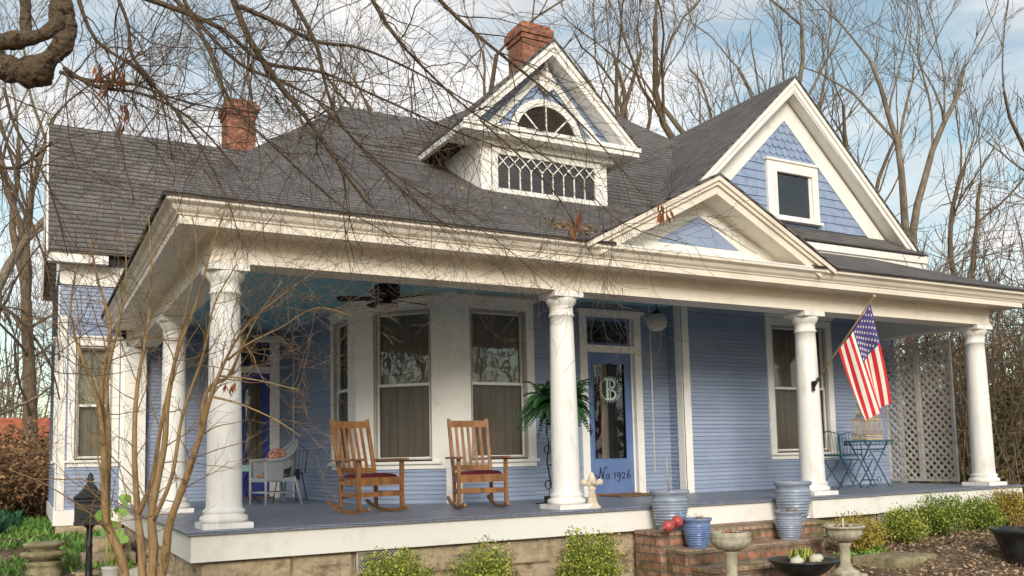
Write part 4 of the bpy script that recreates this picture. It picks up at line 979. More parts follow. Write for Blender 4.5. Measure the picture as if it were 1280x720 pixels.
# red ornament
og = thing('garden_ornament', 'faded red ceramic bird ornament with blue crest beside the small blue planter', 'ornament', (4.78, -.98, -.27), .3)
m = M(); m.ball((-.10, 0, .075), .075, 14, (1, 1, .9)); m.ball((-.18, 0, .06), .025, 8, (1.6, .8, .6)); m.build('body', 'redfig', og)
m = M(); m.ball((.06, -.02, .12), .07, 14); m.tube([(-.06, 0, .09), (.03, -.01, .11)], .035, 10); m.build('head', 'redfig', og)
m = M(); m.ball((.09, -.03, .165), .035, 10, (1.2, 1, .8)); m.leaf((.1, -.03, .17), (.4, 0, 1), .07, .03); m.leaf((.08, -.03, .17), (.1, 0, 1), .06, .03); m.leaf((.12, -.05, .16), (1, -.3, .3), .06, .03); m.build('crest', 'bluefig', og)
# fleur-de-lis finial on the porch
ff = thing('stone_finial', 'pale stone fleur de lis finial standing on the porch edge right of the second column', 'finial', (4.22, -.18, 0))
m = M(); m.lathe([(.10, 0), (.10, .02), (.075, .04), (.06, .07), (.045, .15), (.035, .20), (.045, .22), (.05, .235), (.035, .25), (.03, .27)], 20); m.lathe([(.03, .27), (.045, .29), (.05, .33), (.035, .385), (.012, .425), (.001, .432)], 18)
for s in (-1, 1):
    m.tube([(0, 0, .26), (s*.05, 0, .285), (s*.10, 0, .30)], [.025, .03, .03], 10); m.ball((s*.115, 0, .305), .042, 12)
m.ball((0, -.05, .30), .035, 12); m.ball((0, .05, .30), .035, 12)
m.build('finial_body', 'finial', ff)
# pedestal urns
def urn(loc, lab, seed, H=.62, r=.235, tufts=18):
    t = thing('pedestal_urn', lab, 'urn', loc, seed, 'fluted concrete pedestal urns')
    m = M(); m.box(-.17, .17, -.17, .17, 0, .05); m.lathe([(.15, .05), (.155, .07), (.12, .09), (.075, .12), (.062, .16), (.06, .30), (.065, H-.24), (.085, H-.215), (.085, H-.20), (.05, H-.19)], 24); m.build('pedestal', 'castone', t)
    m = M(); k = 72; prof = [(.06, H-.19), (.13, H-.175), (.185, H-.13), (.205, H-.08), (.20, H-.045), (.21, H-.035), (r, H-.028), (r+.01, H-.012), (r, H), (r-.03, H), (r-.05, H-.03), (.001, H-.04)]; vs = []
    for i, (rr, z) in enumerate(prof):
        for j in range(k):
            a = 2*math.pi*j/k; w = 1+(.045*abs(math.sin(a*10)) if 1 <= i <= 3 else (.015*math.sin(a*24) if i in (6, 7) else 0)); vs.append((rr*w*math.cos(a), rr*w*math.sin(a), z))
    m.add(vs, [(i*k+j, i*k+(j+1) % k, (i+1)*k+(j+1) % k, (i+1)*k+j) for i in range(len(prof)-1) for j in range(k)], True); m.build('bowl', 'castone', t)
    m = M(); rr_ = random.Random(seed)
    for i in range(tufts*3):
        a = rr_.uniform(0, 6.3); q = rr_.uniform(0, r*.8); m.leaf((q*math.cos(a), q*math.sin(a), H-.035), (rr_.uniform(-1, 1), rr_.uniform(-1, 1), rr_.uniform(.1, .9)), .06, .03)
    m.build('dead_leaf', 'deadleaf', t); return t
urn((4.72, -1.98, -.89), 'fluted concrete pedestal urn with dead leaves, left of the black bowl', 5, H=.69, r=.19)
u2 = urn((6.72, -1.70, -.86), 'fluted concrete pedestal urn with a white tag, right of the brick steps', 6, H=.60)
m = M(); m.box(-.012, .012, -.002, .002, .58, .68); m.build('plant_tag', 'whitepot', u2)
# black bowl with rocks and weeds
bw = thing('planter_bowl', 'wide black bowl on a low foot holding two pale rocks and weeds', 'bowl', (5.62, -2.1, -.9))
m = M(); m.lathe([(.10, 0), (.12, .02), (.10, .08), (.09, .16), (.16, .19), (.26, .25), (.33, .32), (.35, .34), (.365, .345), (.365, .36), (.34, .36), (.30, .335), (.001, .31)], 40); m.build('bowl', 'blackpot', bw)
m = M(); m.lathe([(.31, .338), (.001, .345)], 24); m.build('soil', 'soil', bw)
m = M()
for i in range(240): a = R.uniform(0, 6.3); q = R.uniform(0, .16); m.leaf((.03+q*math.cos(a), .06+q*math.sin(a)*.6, .34), (R.uniform(-.5, .5), R.uniform(-.5, .5), 1), R.uniform(.05, .17), .018)
m.build('weeds', 'box', bw)
for i, (x, y, s, lab) in enumerate(((-.15, -.05, .075, 'pale jagged rock in the left of the black bowl'), (.10, -.09, .08, 'pale rounded rock in the right of the black bowl'))):
    m = M(); m.ball((0, 0, 0), s, 12, (1.1, .8, .7), lump=.7, seed=i*9); o = m.build('rock', 'rock'); o.location = (5.62+x, -2.1+y, -.9+.36); tag(o, lab, 'rock')
# big black pot at right edge
bp_ = thing('black_plant_pot', 'big tapered black plant pot at the right edge of the garden bed', 'plant pot', (9.0, -2.50, -.96))
m = M(); m.lathe([(.20, 0), (.22, .04), (.26, .2), (.34, .42), (.38, .52), (.40, .53), (.42, .56), (.40, .58), (.36, .57), (.34, .5)], 40); m.build('pot', 'blackpot', bp_)
m = M(); m.lathe([(.35, .52), (.001, .54)], 24); m.build('soil', 'soil', bp_)
m = M()
for i in range(30):
    a = R.uniform(0, 6.3); q = R.uniform(0, .25); p = V((q*math.cos(a), q*math.sin(a), .52)); d = V((R.uniform(-.4, .4), R.uniform(-.4, .4), 1)); m.tube([p, p+d*R.uniform(.1, .3)], [.004, .001], 4)
m.build('dead_stem', 'dead', bp_)

# ------------------------------------------------------------------ SHRUBS
def shrub(loc, r, h, mat, label, seed, n=2600, grp=None):
    rr = random.Random(seed)
    t = thing('boxwood_shrub', label, 'shrub', loc, 0, grp); m = M(); b = M(); sp = []
    bump_ = [V((rr.gauss(0, 1), rr.gauss(0, 1), rr.gauss(0, 1))).normalized() for _ in range(5)]
    for i in range(int(46*(r/.35))):
        a = rr.uniform(0, 2*math.pi); el = math.acos(rr.uniform(-.25, 1)); L = rr.uniform(.62, 1.05)+.30*max(0, max(V((math.sin(el)*math.cos(a), math.sin(el)*math.sin(a), math.cos(el))).dot(q_) for q_ in bump_[:3])-.75)*3*rr.random()
        tip = V((r*math.sin(el)*math.cos(a)*L, r*math.sin(el)*math.sin(a)*L, h*.45+h*.55*math.cos(el)*L)); base = V((rr.uniform(-.04, .04), rr.uniform(-.04, .04), 0)); mid = base.lerp(tip, .5)+V((tip.x*.12, tip.y*.12, -.02))
        b.tube([base, mid, tip], [.007, .004, .0015], 4); sp.append((base, mid, tip))
    per = n//len(sp)
    for base, mid, tip in sp:
        for k in range(per):
            q = rr.uniform(.25, 1)**.6; p = (base.lerp(mid, q*2) if q < .5 else mid.lerp(tip, (q-.5)*2)); sc2 = .045*(1.3-q)*2+.012
            p = p+V((rr.gauss(0, sc2), rr.gauss(0, sc2), rr.gauss(0, sc2*.8)))
            d = (tip-mid).normalized()*.6+V((rr.uniform(-1, 1), rr.uniform(-1, 1), rr.uniform(-.3, 1.2)))
            L = rr.uniform(.019, .036); d.normalize(); s2 = d.cross(V((rr.uniform(-1, 1), rr.uniform(-1, 1), rr.uniform(-1, 1)))).normalized()
            m.add([p, p+d*L*.5+s2*L*.36, p+d*L, p+d*L*.5-s2*L*.36], [(0, 1, 2, 3)])
    b.build('stem', 'bark', t); m.build('foliage', mat, t)
gL = 'boxwood shrubs along the foundation'
def on_y(px, py, y):
    d = CF*F_PX + CR*(px-CX) - CU*(py-CY); return CAM + d*((y-CAM.y)/d.y)
for (px, y, r, ztop, mt, lab, sd0) in ((494, -.70, .36, -.24, 'box', 'yellow green boxwood shrub nearest the left foundation vent', 11), (605, -.72, .34, -.20, 'box', 'yellow green boxwood shrub midway below the rocking chairs', 12), (738, -.78, .36, -.12, 'box', 'larger yellow green boxwood shrub left of the brick steps', 13),
        (1076, -1.0, .29, -.14, 'boxgold', 'golden tinged boxwood shrub right behind the pedestal urn', 14), (1129, -1.05, .29, -.15, 'box', 'rounded mid green boxwood shrub in front of the right foundation vent', 15), (1178, -1.05, .31, .0, 'boxdark', 'tallest darker green boxwood shrub in the middle of the right bed', 16), (1222, -.98, .34, -.04, 'boxdark', 'wide green boxwood shrub second from the right end of the porch', 17), (1264, -.85, .36, .05, 'boxgold', 'golden boxwood shrub under the fourth column', 18)):
    q = on_y(px, 670, y); zg = gz(q.x, y)-.02
    shrub((q.x, y, zg), r, ztop-zg, mt, lab, sd0, n=int(5600*(r/.33)**2), grp=gL)
# ------------------------------------------------------------------ GROUND LITTER
m = M()
for i in range(26000):
    x = R.uniform(5.0, 14); y = R.uniform(-6.0, -.35)
    if x < 7 and y > -1.6: continue
    z = gz(x, y)+.035*noise.noise(V((x*.7, y*.7, 0)))+R.uniform(.004, .025)
    m.leaf((x, y, z), (R.uniform(-1, 1), R.uniform(-1, 1), R.uniform(-.3, .45)), R.uniform(.03, .08), R.uniform(.012, .035))
tag(m.build('leaf_mulch', 'mulch'), 'brown leaf and bark mulch covering the right bed', 'mulch', kind='stuff')
m = M()
for i in range(5500):
    x = R.uniform(-4.5, 1.0) if i < 4200 else R.uniform(-.4, 5.0); y = R.uniform(-4, 14) if i < 4200 else R.uniform(-3.5, -.4)
    if x > -.4 and i < 4200: continue
    z = gz(x, y)+.02; m.leaf((x, y, z), (R.uniform(-1, 1), R.uniform(-1, 1), R.uniform(-.2, .4)), R.uniform(.04, .09), R.uniform(.02, .04))
tag(m.build('leaf_litter', 'mulch'), 'scattered brown leaf litter on the ground at the left', 'leaf litter', kind='stuff')
m = M()
for i in range(30000):
    x = R.uniform(-6.5, -.45); y = R.uniform(1.5, 17)
    if noise.noise(V((x*.8, y*.8, 2))) < -.35 and x > -2.2: continue
    if x > -1.3 and y > 6.9: continue
    z = gz(x, y); a = V((R.uniform(-.7, .7), R.uniform(-.7, .7), 1)); m.leaf((x, y, z), a, R.uniform(.05, .16), R.uniform(.012, .05))
tag(m.build('ground_cover', 'grass'), 'low green ground cover spreading left of the house', 'ground cover', kind='stuff')
m = M()
for c in range(34):
    cx, cy = R.uniform(-4.2, -1.85), R.uniform(7.0, 12)
    for i in range(22):
        a = R.uniform(0, 6.3); L = R.uniform(.22, .42); p = V((cx+R.uniform(-.08, .08), cy+R.uniform(-.08, .08), gz(cx, cy))); d = V((math.cos(a)*.35, math.sin(a)*.35, 1)); s2 = V((-math.sin(a), math.cos(a), 0))*.012
        q = p+d*L*.6; tip = p+d*L+V((math.cos(a)*.1, math.sin(a)*.1, -.04)); m.add([p-s2, p+s2, q+s2, tip, q-s2], [(0, 1, 2, 3, 4)])
tag(m.build('bulb_leaves', 'bulbleaf'), 'clumps of blue green strap leaves under the brown hedge', 'bulb leaves', kind='stuff')
m = M()
for i in range(700):
    x = R.uniform(6.9, 8.0) if i < 350 else R.uniform(4.6, 6.2); y = R.uniform(-1.35, -.9) if i < 350 else R.uniform(-1.75, -1.6)
    m.leaf((x, y, gz(x, y)+R.uniform(0, .04)), (R.uniform(-1, 1), R.uniform(-1, 1), 1), R.uniform(.03, .10), .03)
tag(m.build('weeds', 'brightleaf'), 'small green weeds growing at the edges of the brick steps', 'weeds', kind='stuff')

# ------------------------------------------------------------------ LEFT GARDEN THINGS
lp = thing('mailbox_post', 'black cast iron mailbox with pagoda roof on a post beside the left wing', 'mailbox', (-1.02, 3.0, gz(-1, 3)))
zb = -gz(-1, 3)
m = M(); m.lathe([(.07, 0), (.07, .05), (.045, .07), (.04, .12), (.035, .4), (.045, .42), (.035, .45), (.035, zb-.12), (.06, zb-.09), (.09, zb-.05)], 12); m.build('post', 'iron', lp)
m = M(); m.box(-.165, .165, -.16, .16, zb-.06, zb+.24); m.box(-.185, .185, -.18, .18, zb+.20, zb+.235); m.box(-.175, .175, -.17, .17, zb-.075, zb-.05); m.box(-.12, .12, -.172, -.16, zb, zb+.16); m.build('mailbox_body', 'iron', lp, bevel=.008)
m = M(); vs = []; pr = [(.195, .245), (.20, .26), (.155, .29), (.105, .335), (.06, .40), (.035, .44)]
for r, z in pr:
    for a in range(4): q = math.pi/4+a*math.pi/2; vs.append((r*1.3*math.cos(q), r*1.3*math.sin(q), zb+z))
m.add(vs, [(i*4+j, i*4+(j+1) % 4, (i+1)*4+(j+1) % 4, (i+1)*4+j) for i in range(len(pr)-1) for j in range(4)]); m.lathe([(.035, zb+.44), (.03, zb+.46), (.05, zb+.475), (.03, zb+.49), (.035, zb+.51), (.02, zb+.54), (.001, zb+.56)], 12); m.build('mailbox_roof', 'iron', lp)
ps = thing('stone_pedestal', 'stacked weathered concrete pedestal pieces on the green ground cover', 'pedestal', (-1.50, 3.3, gz(-1.5, 3.3)))
m = M(); m.lathe([(.19, 0), (.20, .10), (.17, .13), (.19, .16), (.21, .20), (.19, .22)], 28, wob=.01); m.build('base_tier', 'castone2', ps)
m = M(); m.lathe([(.15, .22), (.17, .25), (.25, .28), (.265, .31), (.25, .33), (.18, .345)], 28); m.build('middle_tier', 'castone2', ps)
m = M(); m.lathe([(.16, .345), (.17, .38), (.22, .40), (.235, .425), (.22, .44), (.18, .445), (.001, .45)], 28); m.build('top_tier', 'castone2', ps)
def potted(loc, r, h, lab, seed, hh):
    t = thing('potted_plant', lab, 'potted plant', loc, 0, 'white pots with young leafy plants'); rr = random.Random(seed)
    m = M(); m.lathe([(r*.78, 0), (r*.98, h*.9), (r*1.02, h*.92), (r*1.02, h), (r*.94, h), (r*.92, h*.9), (.001, h*.88)], 24); m.build('pot', 'whitepot', t)
    m = M(); lf = M()
    for i in range(7):
        a = rr.uniform(0, 6.3); tip = V((rr.uniform(-.16, .16), rr.uniform(-.1, .1), h+rr.uniform(.4, 1)*hh)); m.tube([(.04*math.cos(a), .04*math.sin(a), h*.85), tip], [.006, .003], 5)
        c = tip; nrm = V((rr.uniform(-.5, .5), -1, rr.uniform(0, .6))).normalized(); u = nrm.cross(V((0, 0, 1))).normalized(); w = nrm.cross(u); s = rr.uniform(.04, .075)
        pts = [c+(u*math.cos(q)+w*math.sin(q))*s*(.75+.3*abs(math.cos(q*2.5))) for q in [2*math.pi*k/15 for k in range(15)]]; lf.add(pts, [tuple(range(15))])
    m.build('stem', 'box', t); lf.build('leaf', 'brightleaf', t)
potted((-.86, 1.9, -.70), .10, .21, 'white pot with large bright green leaves in front of the mailbox post', 3, .62)
potted((-.60, 4.3, -.44), .10, .21, 'white pot with small leaves on the stone steps behind the crape myrtle', 4, .45)
ss = thing('stone_steps', 'short flight of weathered stone steps at the left side of the porch', 'steps', (-.75, 4.4, -.9))
for i, (x0, x1, y0, y1, z1) in enumerate(((-.40, .35, -1.1, -.55, .22), (-.30, .35, -.55, .0, .38), (-.15, .35, .0, .6, .54))):
    m = M(); m.box(x0, x1, y0, y1, -.1, z1); m.build('step', 'stone', ss, bevel=.02)
for i, (x, y, s) in enumerate(((-.42, 2.6, .22), (-.35, 1.7, .25), (-.45, 2.0, .18), (-.5, 1.35, .19), (-.38, .9, .2))):
    m = M(); m.ball((0, 0, 0), s, 14, (1, .8, .7), lump=.7, seed=i*7.3); o = m.build('fieldstone', 'rock' if i < 2 else 'stone'); o.location = (x, y, gz(x, y)+s*.4); tag(o, ['pale lumpy fieldstone farthest back in the row beside the side porch', 'largest pale fieldstone leaning by the porch foundation', 'brown fieldstone between the two pale fieldstones', 'small brown fieldstone behind the crape myrtle stems', 'brown fieldstone nearest the front corner of the porch'][i], 'stone')

# ------------------------------------------------------------------ FLAG
fl = thing('flag', 'american flag on an angled wooden pole bracketed to the third column', 'flag', (8.02, -.17, 1.53))
O = V((8.02, -.17, 1.53)); tip = V((8.49, -.90, 2.72)); 
def rel(p): return V(p)-O
m = M(); m.tube([rel(O+(tip-O)*.03), rel(tip)], [.013, .012], 8); m.build('pole', 'polewood', fl)
m = M(); m.ball(rel(tip), .024, 10); m.build('pole_finial', 'cage', fl)
m = M(); m.box(-.02, .02, -.015, .01, -.07, .07); m.tube([(0, -.01, 0), rel(O+(tip-O)*.09)], .022, 8); m.build('bracket', 'iron', fl)
c00 = O+(tip-O)*.93; c10 = O+(tip-O)*.42
c01 = at(1111, 503, (V((8.6, -.80, 1.3))-CAM).dot(CF)); c11 = at(1083, 529, (V((8.2, -.75, 1.0))-CAM).dot(CF))
def FP(u, v):
    p = (c00.lerp(c10, u)).lerp(c01.lerp(c11, u), v)
    w = math.sin(u*11+v*1.5+.4)*.035*(.35+v)+math.sin(u*21-v*2)*.012*v+.06*math.sin(v*2.6)*(.5-u)
    sag = V((0, 0, -.05*math.sin(math.pi*u)*(1-v)))
    return p+V((-.25, -.95, 0))*w+V((.6, -.2, 0))*(math.sin(u*11+1.9)*.02*v)+sag
NU, NV = 52, 60
m = M(); vs = [rel(FP(i/NU, j/NV)) for j in range(NV+1) for i in range(NU+1)]
b = len(m.v); m.v = [tuple(p) for p in vs]
for j in range(NV):
    for i in range(NU):
        u, v = (i+.5)/NU, (j+.5)/NV; s = int(u*13)
        mi = 2 if (u < 7/13 and v < .40) else (0 if s % 2 == 0 else 1)
        m.f.append((j*(NU+1)+i, j*(NU+1)+i+1, (j+1)*(NU+1)+i+1, (j+1)*(NU+1)+i)); m.sm.append(True); m.mi.append(mi)
cl = m.build('flag_cloth', ['red', 'fwhite', 'fblue'], fl)
m = M()
for r_i in range(9):
    cnt = 6 if r_i % 2 == 0 else 5
    for c_i in range(cnt):
        u = (7/13)*(r_i+1)/10; v = .40*((c_i*2+1+(0 if cnt == 6 else 1))/12)
        c = FP(u, v); e1 = (FP(u+.01, v)-c).normalized(); e2 = (FP(u, v+.01)-c).normalized(); nn = e1.cross(e2).normalized()
        for sg in (1, -1):
            pts = []
            for k in range(10):
                a = math.pi*k/5; rad = .021 if k % 2 == 0 else .0085; pts.append(rel(c+e1*rad*math.cos(a)+e2*rad*math.sin(a)+nn*.004*sg))
            m.add(pts, [tuple(range(10))])
m.build('stars', 'fwhite', cl)

# ------------------------------------------------------------------ TREES
def branch_path(rr, p, d, L, n, wig, grav=0.0):
    pts = [V(p)]; d = V(d).normalized(); st = L/n
    for i in range(n):
        d = (d+V((rr.uniform(-wig, wig), rr.uniform(-wig, wig), rr.uniform(-wig, wig)+grav))).normalized(); pts.append(pts[-1]+d*st)
    return pts
def grow(rr, mb, p, d, L, r, lvl, maxl, wig=.16, grav=.02, nch=(3, 5), spread=.85, rmin=.004, lr=.62):
    n = max(3, int(5-lvl*.5)+2); pts = branch_path(rr, p, d, L, n, wig, grav); e = .45 if lvl < maxl else .25
    rad = [max(rmin, r*(1-(1-e)*i/n)) for i in range(n+1)]
    mb[min(lvl, len(mb)-1)].tube(pts, rad, 8 if lvl == 0 else (5 if lvl == 1 else 3), caps=False)
    if lvl >= maxl: return
    for k in range(rr.randint(*nch)+(1 if lvl > 1 else 0)):
        t = rr.uniform(.3, 1) if k else 1; i = min(n, int(t*n)); q = pts[i]; dd = (pts[min(i+1, n)]-pts[max(i-1, 0)]).normalized()
        sv = V((rr.gauss(0, 1), rr.gauss(0, 1), rr.gauss(0, 1))); sv = (sv-dd*sv.dot(dd)).normalized()
        nd = (dd+sv*rr.uniform(.35, 1)*spread+V((0, 0, .12))).normalized()
        grow(rr, mb, q, nd, L*lr*rr.uniform(.75, 1.2), max(rmin, rad[i]*rr.uniform(.45, .74)), lvl+1, maxl, wig, grav, nch, spread, rmin, lr)
def bare_tree(loc, H, r, seed, label, mat='barkgrey', maxl=4, lean=(0, 0), fork=.35, nch=(3, 5), spread=.75, wig=.15, name='bare_tree', grp='bare winter trees behind the house', stems=3):
    rr = random.Random(seed); t = thing(name, label, 'tree', loc, 0, grp)
    T = M(); C = M(); n = 7
    tr = branch_path(rr, (0, 0, -.3), (lean[0], lean[1], 1), H*fork, n, .05, .02); T.tube(tr, [r*(1.25-.45*i/n) for i in range(n+1)], 10, caps=False)
    top = tr[-1]
    for k in range(stems):
        a = 2*math.pi*k/stems+rr.uniform(-.5, .5); sp = rr.uniform(.15, .42)
        grow(rr, [T, C, C, C, C, C], top, (math.cos(a)*sp+lean[0], math.sin(a)*sp+lean[1], 1), H*.38, r*.66, 0, maxl, wig, .03, nch, spread, .008, .60)
    for k in range(4):
        i = rr.randint(3, n-1); a = rr.uniform(0, 6.3); grow(rr, [C], tr[i], (math.cos(a), math.sin(a), .7), H*.2, r*.25, 1, maxl, .16, .02, nch, spread, .008, .6)
    T.build('trunk', mat, t); C.build('branches', mat, t); return t
def at_ground(px, D, z=-.5):
    p = at(px, 575, D); return (p.x, p.y, z)
bt_spec = [  # px, distance, height, radius, seed, label
 (1148, 27, 17, .19, 21, 'tall bare tree with several upright leaders right of the right gable'),
 (1062, 31, 17, .17, 22, 'slender bare tree rising just behind the right gable peak'),
 (1005, 29, 19, .19, 23, 'bare tree with forked trunk above the right gable slope'),
 (905, 27, 19, .23, 24, 'dense crooked bare tree over the valley between the two gables'),
 (842, 32, 20, .21, 25, 'bare tree with thick trunk behind the main roof hip'),
 (765, 30, 19, .19, 26, 'bare tree with fine twigs just right of the dormer peak'),
 (560, 34, 21, .26, 28, 'bare tree seen above the roof left of the dormer'),
 (395, 33, 20, .24, 29, 'bare tree behind the left wing ridge beside the rear chimney'),
 (1215, 34, 15, .20, 30, 'thin bare tree over the thicket at the far right'),
 (40, 30, 17, .22, 32, 'bare tree beyond the brown hedge at the far left'),
 (-20, 24, 15, .2, 33, 'bare tree partly cut by the left edge of the picture'),
 (150, 38, 19, .22, 34, 'bare tree standing behind the left wing gable end')]
for px, D, H, r, sd1, lab in bt_spec:
    bare_tree(at_ground(px, D), H, r, sd1, lab, mat='barkgrey' if sd1 % 2 else 'bark', maxl=4, stems=3 if sd1 % 3 else 2, nch=(2, 4), fork=.42, wig=.28 if sd1 in (24, 25, 26, 28) else .17)
# big trunk at the right edge, close
bare_tree(at_ground(1325, 19), 18, .25, 41, 'thick bare trunk at the far right edge of the picture', maxl=3, fork=.62, stems=2)
# thicket on the right: many thin stems and ivy -> stuff
m = M(); rr = random.Random(7)
for i in range(330):
    D = rr.uniform(16.5, 26); px = rr.uniform(1165, 1420); p = V(at_ground(px, D, gz(12, 3)))
    if p.x < 13.2: continue
    pts = branch_path(rr, p, (rr.uniform(-.35, .35), rr.uniform(-.35, .35), 1), rr.uniform(3, 7.5), 8, .16, .0); m.tube(pts, [.025*rr.uniform(.5, 1.3)*(1-i2/9) for i2 in range(9)], 3, caps=False)
    for k in range(9):
        q = pts[rr.randint(2, 7)]; m.tube(branch_path(rr, q, (rr.uniform(-1, 1), rr.uniform(-1, 1), rr.uniform(-.2, 1)), rr.uniform(.6, 1.8), 5, .3), [.009, .008, .006, .005, .004, .002], 3, caps=False)
tag(m.build('thicket', 'bark'), 'tangle of bare thin stems growing right of the porch', 'thicket', kind='stuff')
m = M()
for i in range(26000):
    D = rr.uniform(17, 27); px = rr.uniform(1060, 1420); p = V(at_ground(px, D, 0))
    if p.x < 13.0 and p.y < 14: continue
    if px < 1210 and rr.random() < .55: continue
    z = gz(12, 3)+abs(rr.gauss(0, 1.0))*(.8 if px < 1200 else 1.15)
    m.leaf((p.x, p.y, z), (rr.uniform(-1, 1), rr.uniform(-1, 1), rr.uniform(-.6, .8)), rr.uniform(.07, .17), rr.uniform(.05, .10))
tag(m.build('ivy_undergrowth', 'ivy'), 'olive ivy and brush undergrowth at the foot of the thicket', 'undergrowth', kind='stuff')
# far woods ring
m = M(); rr = random.Random(8)
for i in range(900):
    px = rr.uniform(-500, 2300); D = rr.uniform(45, 85); p = at(px, 575, D); H = rr.uniform(6, 14)
    pts = branch_path(rr, (p.x, p.y, -.8), (rr.uniform(-.1, .1), rr.uniform(-.1, .1), 1), H, 5, .1); m.tube(pts, [.12, .10, .08, .05, .03, .015], 3, caps=False)
    for k in range(16):
        q = pts[rr.randint(1, 5)]; m.tube(branch_path(rr, q, (rr.uniform(-1, 1), rr.uniform(-1, 1), rr.uniform(.1, 1.2)), rr.uniform(1.2, 3.2), 3, .3), [.035, .028, .02, .01], 3, caps=False)
for i in range(420):  # unseen trees added behind the camera to darken window reflections
    a = rr.uniform(math.radians(95), math.radians(320)); D = rr.uniform(26, 60); q0 = V((CAM.x+D*math.sin(a+.5), CAM.y+D*math.cos(a+.5), -.9)); H = rr.uniform(8, 16)
    pts = branch_path(rr, q0, (rr.uniform(-.1, .1), rr.uniform(-.1, .1), 1), H, 5, .1); m.tube(pts, [.2, .16, .12, .08, .05, .02], 3, caps=False)
    for k in range(14):
        q = pts[rr.randint(1, 5)]; m.tube(branch_path(rr, q, (rr.uniform(-1, 1), rr.uniform(-1, 1), rr.uniform(.1, 1.2)), rr.uniform(1.5, 4), 3, .3), [.05, .04, .03, .015], 3, caps=False)
tag(m.build('far_woods', 'woods'), 'far belt of bare grey woods on the horizon and unseen trees added behind the camera', 'woods', kind='stuff')
# neighbouring roof & fence far left
nb = thing('neighbour_shed', 'small building with terracotta roof seen beyond the brown hedge', 'shed', at_ground(40, 38, -.5))
m = M(); m.box(-3, 3, -2, 2, 0, 2.4); m.build('wall', 'fence', nb)
m = M(); m.add([(-3.4, -2.4, 2.3), (3.4, -2.4, 2.3), (3.4, 0, 3.3), (-3.4, 0, 3.3), (-3.4, 2.4, 2.3), (3.4, 2.4, 2.3)], [(0, 1, 2, 3), (3, 2, 5, 4)]); m.build('roof', 'redroof', nb)
fe = thing('board_fence', 'brown board fence crossing behind the hedge at the left', 'fence', at_ground(-10, 25, -.5), .3)
m = M()
for i in range(60): m.box(-5+i*.15, -4.86+i*.15, -.01, .01, 0, 1.55+R.uniform(-.01, .01))
m.build('fence_board', 'fence', fe); m = M(); m.box(-5, 4, .012, .06, 1.1, 1.2); m.box(-5, 4, .012, .06, .3, .4); m.build('fence_rail', 'fence', fe)
# brown hedge
def hedge(px, D, r, h, sd2, lab):
    rr = random.Random(sd2); p = at(px, 575, D); t = thing('hedge_shrub', lab, 'hedge', (p.x, p.y, gz(p.x, p.y)), 0, 'brown winter hedge shrubs'); S = M(); Lf = M()
    for i in range(90):
        a = rr.uniform(0, 6.3); el = rr.uniform(.1, 1.2); d = V((math.cos(a)*math.cos(el), math.sin(a)*math.cos(el), math.sin(el))); pts = branch_path(rr, (rr.uniform(-.3, .3), rr.uniform(-.3, .3), 0), d+V((0, 0, .5)), h*rr.uniform(.8, 1.15), 6, .3); S.tube(pts, [.012, .010, .008, .006, .004, .003, .002], 3, caps=False)
        for k in range(62):
            q = pts[rr.randint(1, 6)]+V((rr.gauss(0, .14), rr.gauss(0, .14), rr.gauss(0, .12))); q.z = max(q.z, .05)
            Lf.leaf(q, (rr.uniform(-1, 1), rr.uniform(-1, 1), rr.uniform(-1, .3)), rr.uniform(.07, .15), rr.uniform(.04, .07))
    S.build('stem', 'bark', t); Lf.build('foliage', 'hedgeleaf', t)
hedge(20, 19.5, 1, 1.9, 51, 'brown leafed hedge shrub nearest the left wing corner')
hedge(-40, 18.0, 1, 2.0, 52, 'brown leafed hedge shrub at the left picture edge')
hedge(48, 22.5, 1, 2.0, 53, 'brown leafed hedge shrub farthest back beside the left wing')

# crape myrtle in front of the porch corner
def px_tube(mb, specs, k=7):
    pts = [at(x, y, D) for x, y, D, r in specs]; rad = [r for *_, r in specs]
    P, Rr = [], []
    for i in range(len(pts)-1):
        a, b, c, d = pts[max(i-1, 0)], pts[i], pts[i+1], pts[min(i+2, len(pts)-1)]
        for q in range(4):
            t = q/4; P.append(.5*((2*b)+(-a+c)*t+(2*a-5*b+4*c-d)*t*t+(-a+3*b-3*c+d)*t**3)); Rr.append(rad[i]+(rad[i+1]-rad[i])*t)
    P.append(pts[-1]); Rr.append(rad[-1]); return P, Rr
base = at(165, 780, 7.2); cm = thing('crape_myrtle', 'multi stemmed bare crape myrtle with smooth tan bark in front of the porch corner', 'tree', (base.x, base.y, gz(base.x, base.y)))
bo = V((base.x, base.y, gz(base.x, base.y))); S = M(); Tw = M(); rr = random.Random(77); LF = M()
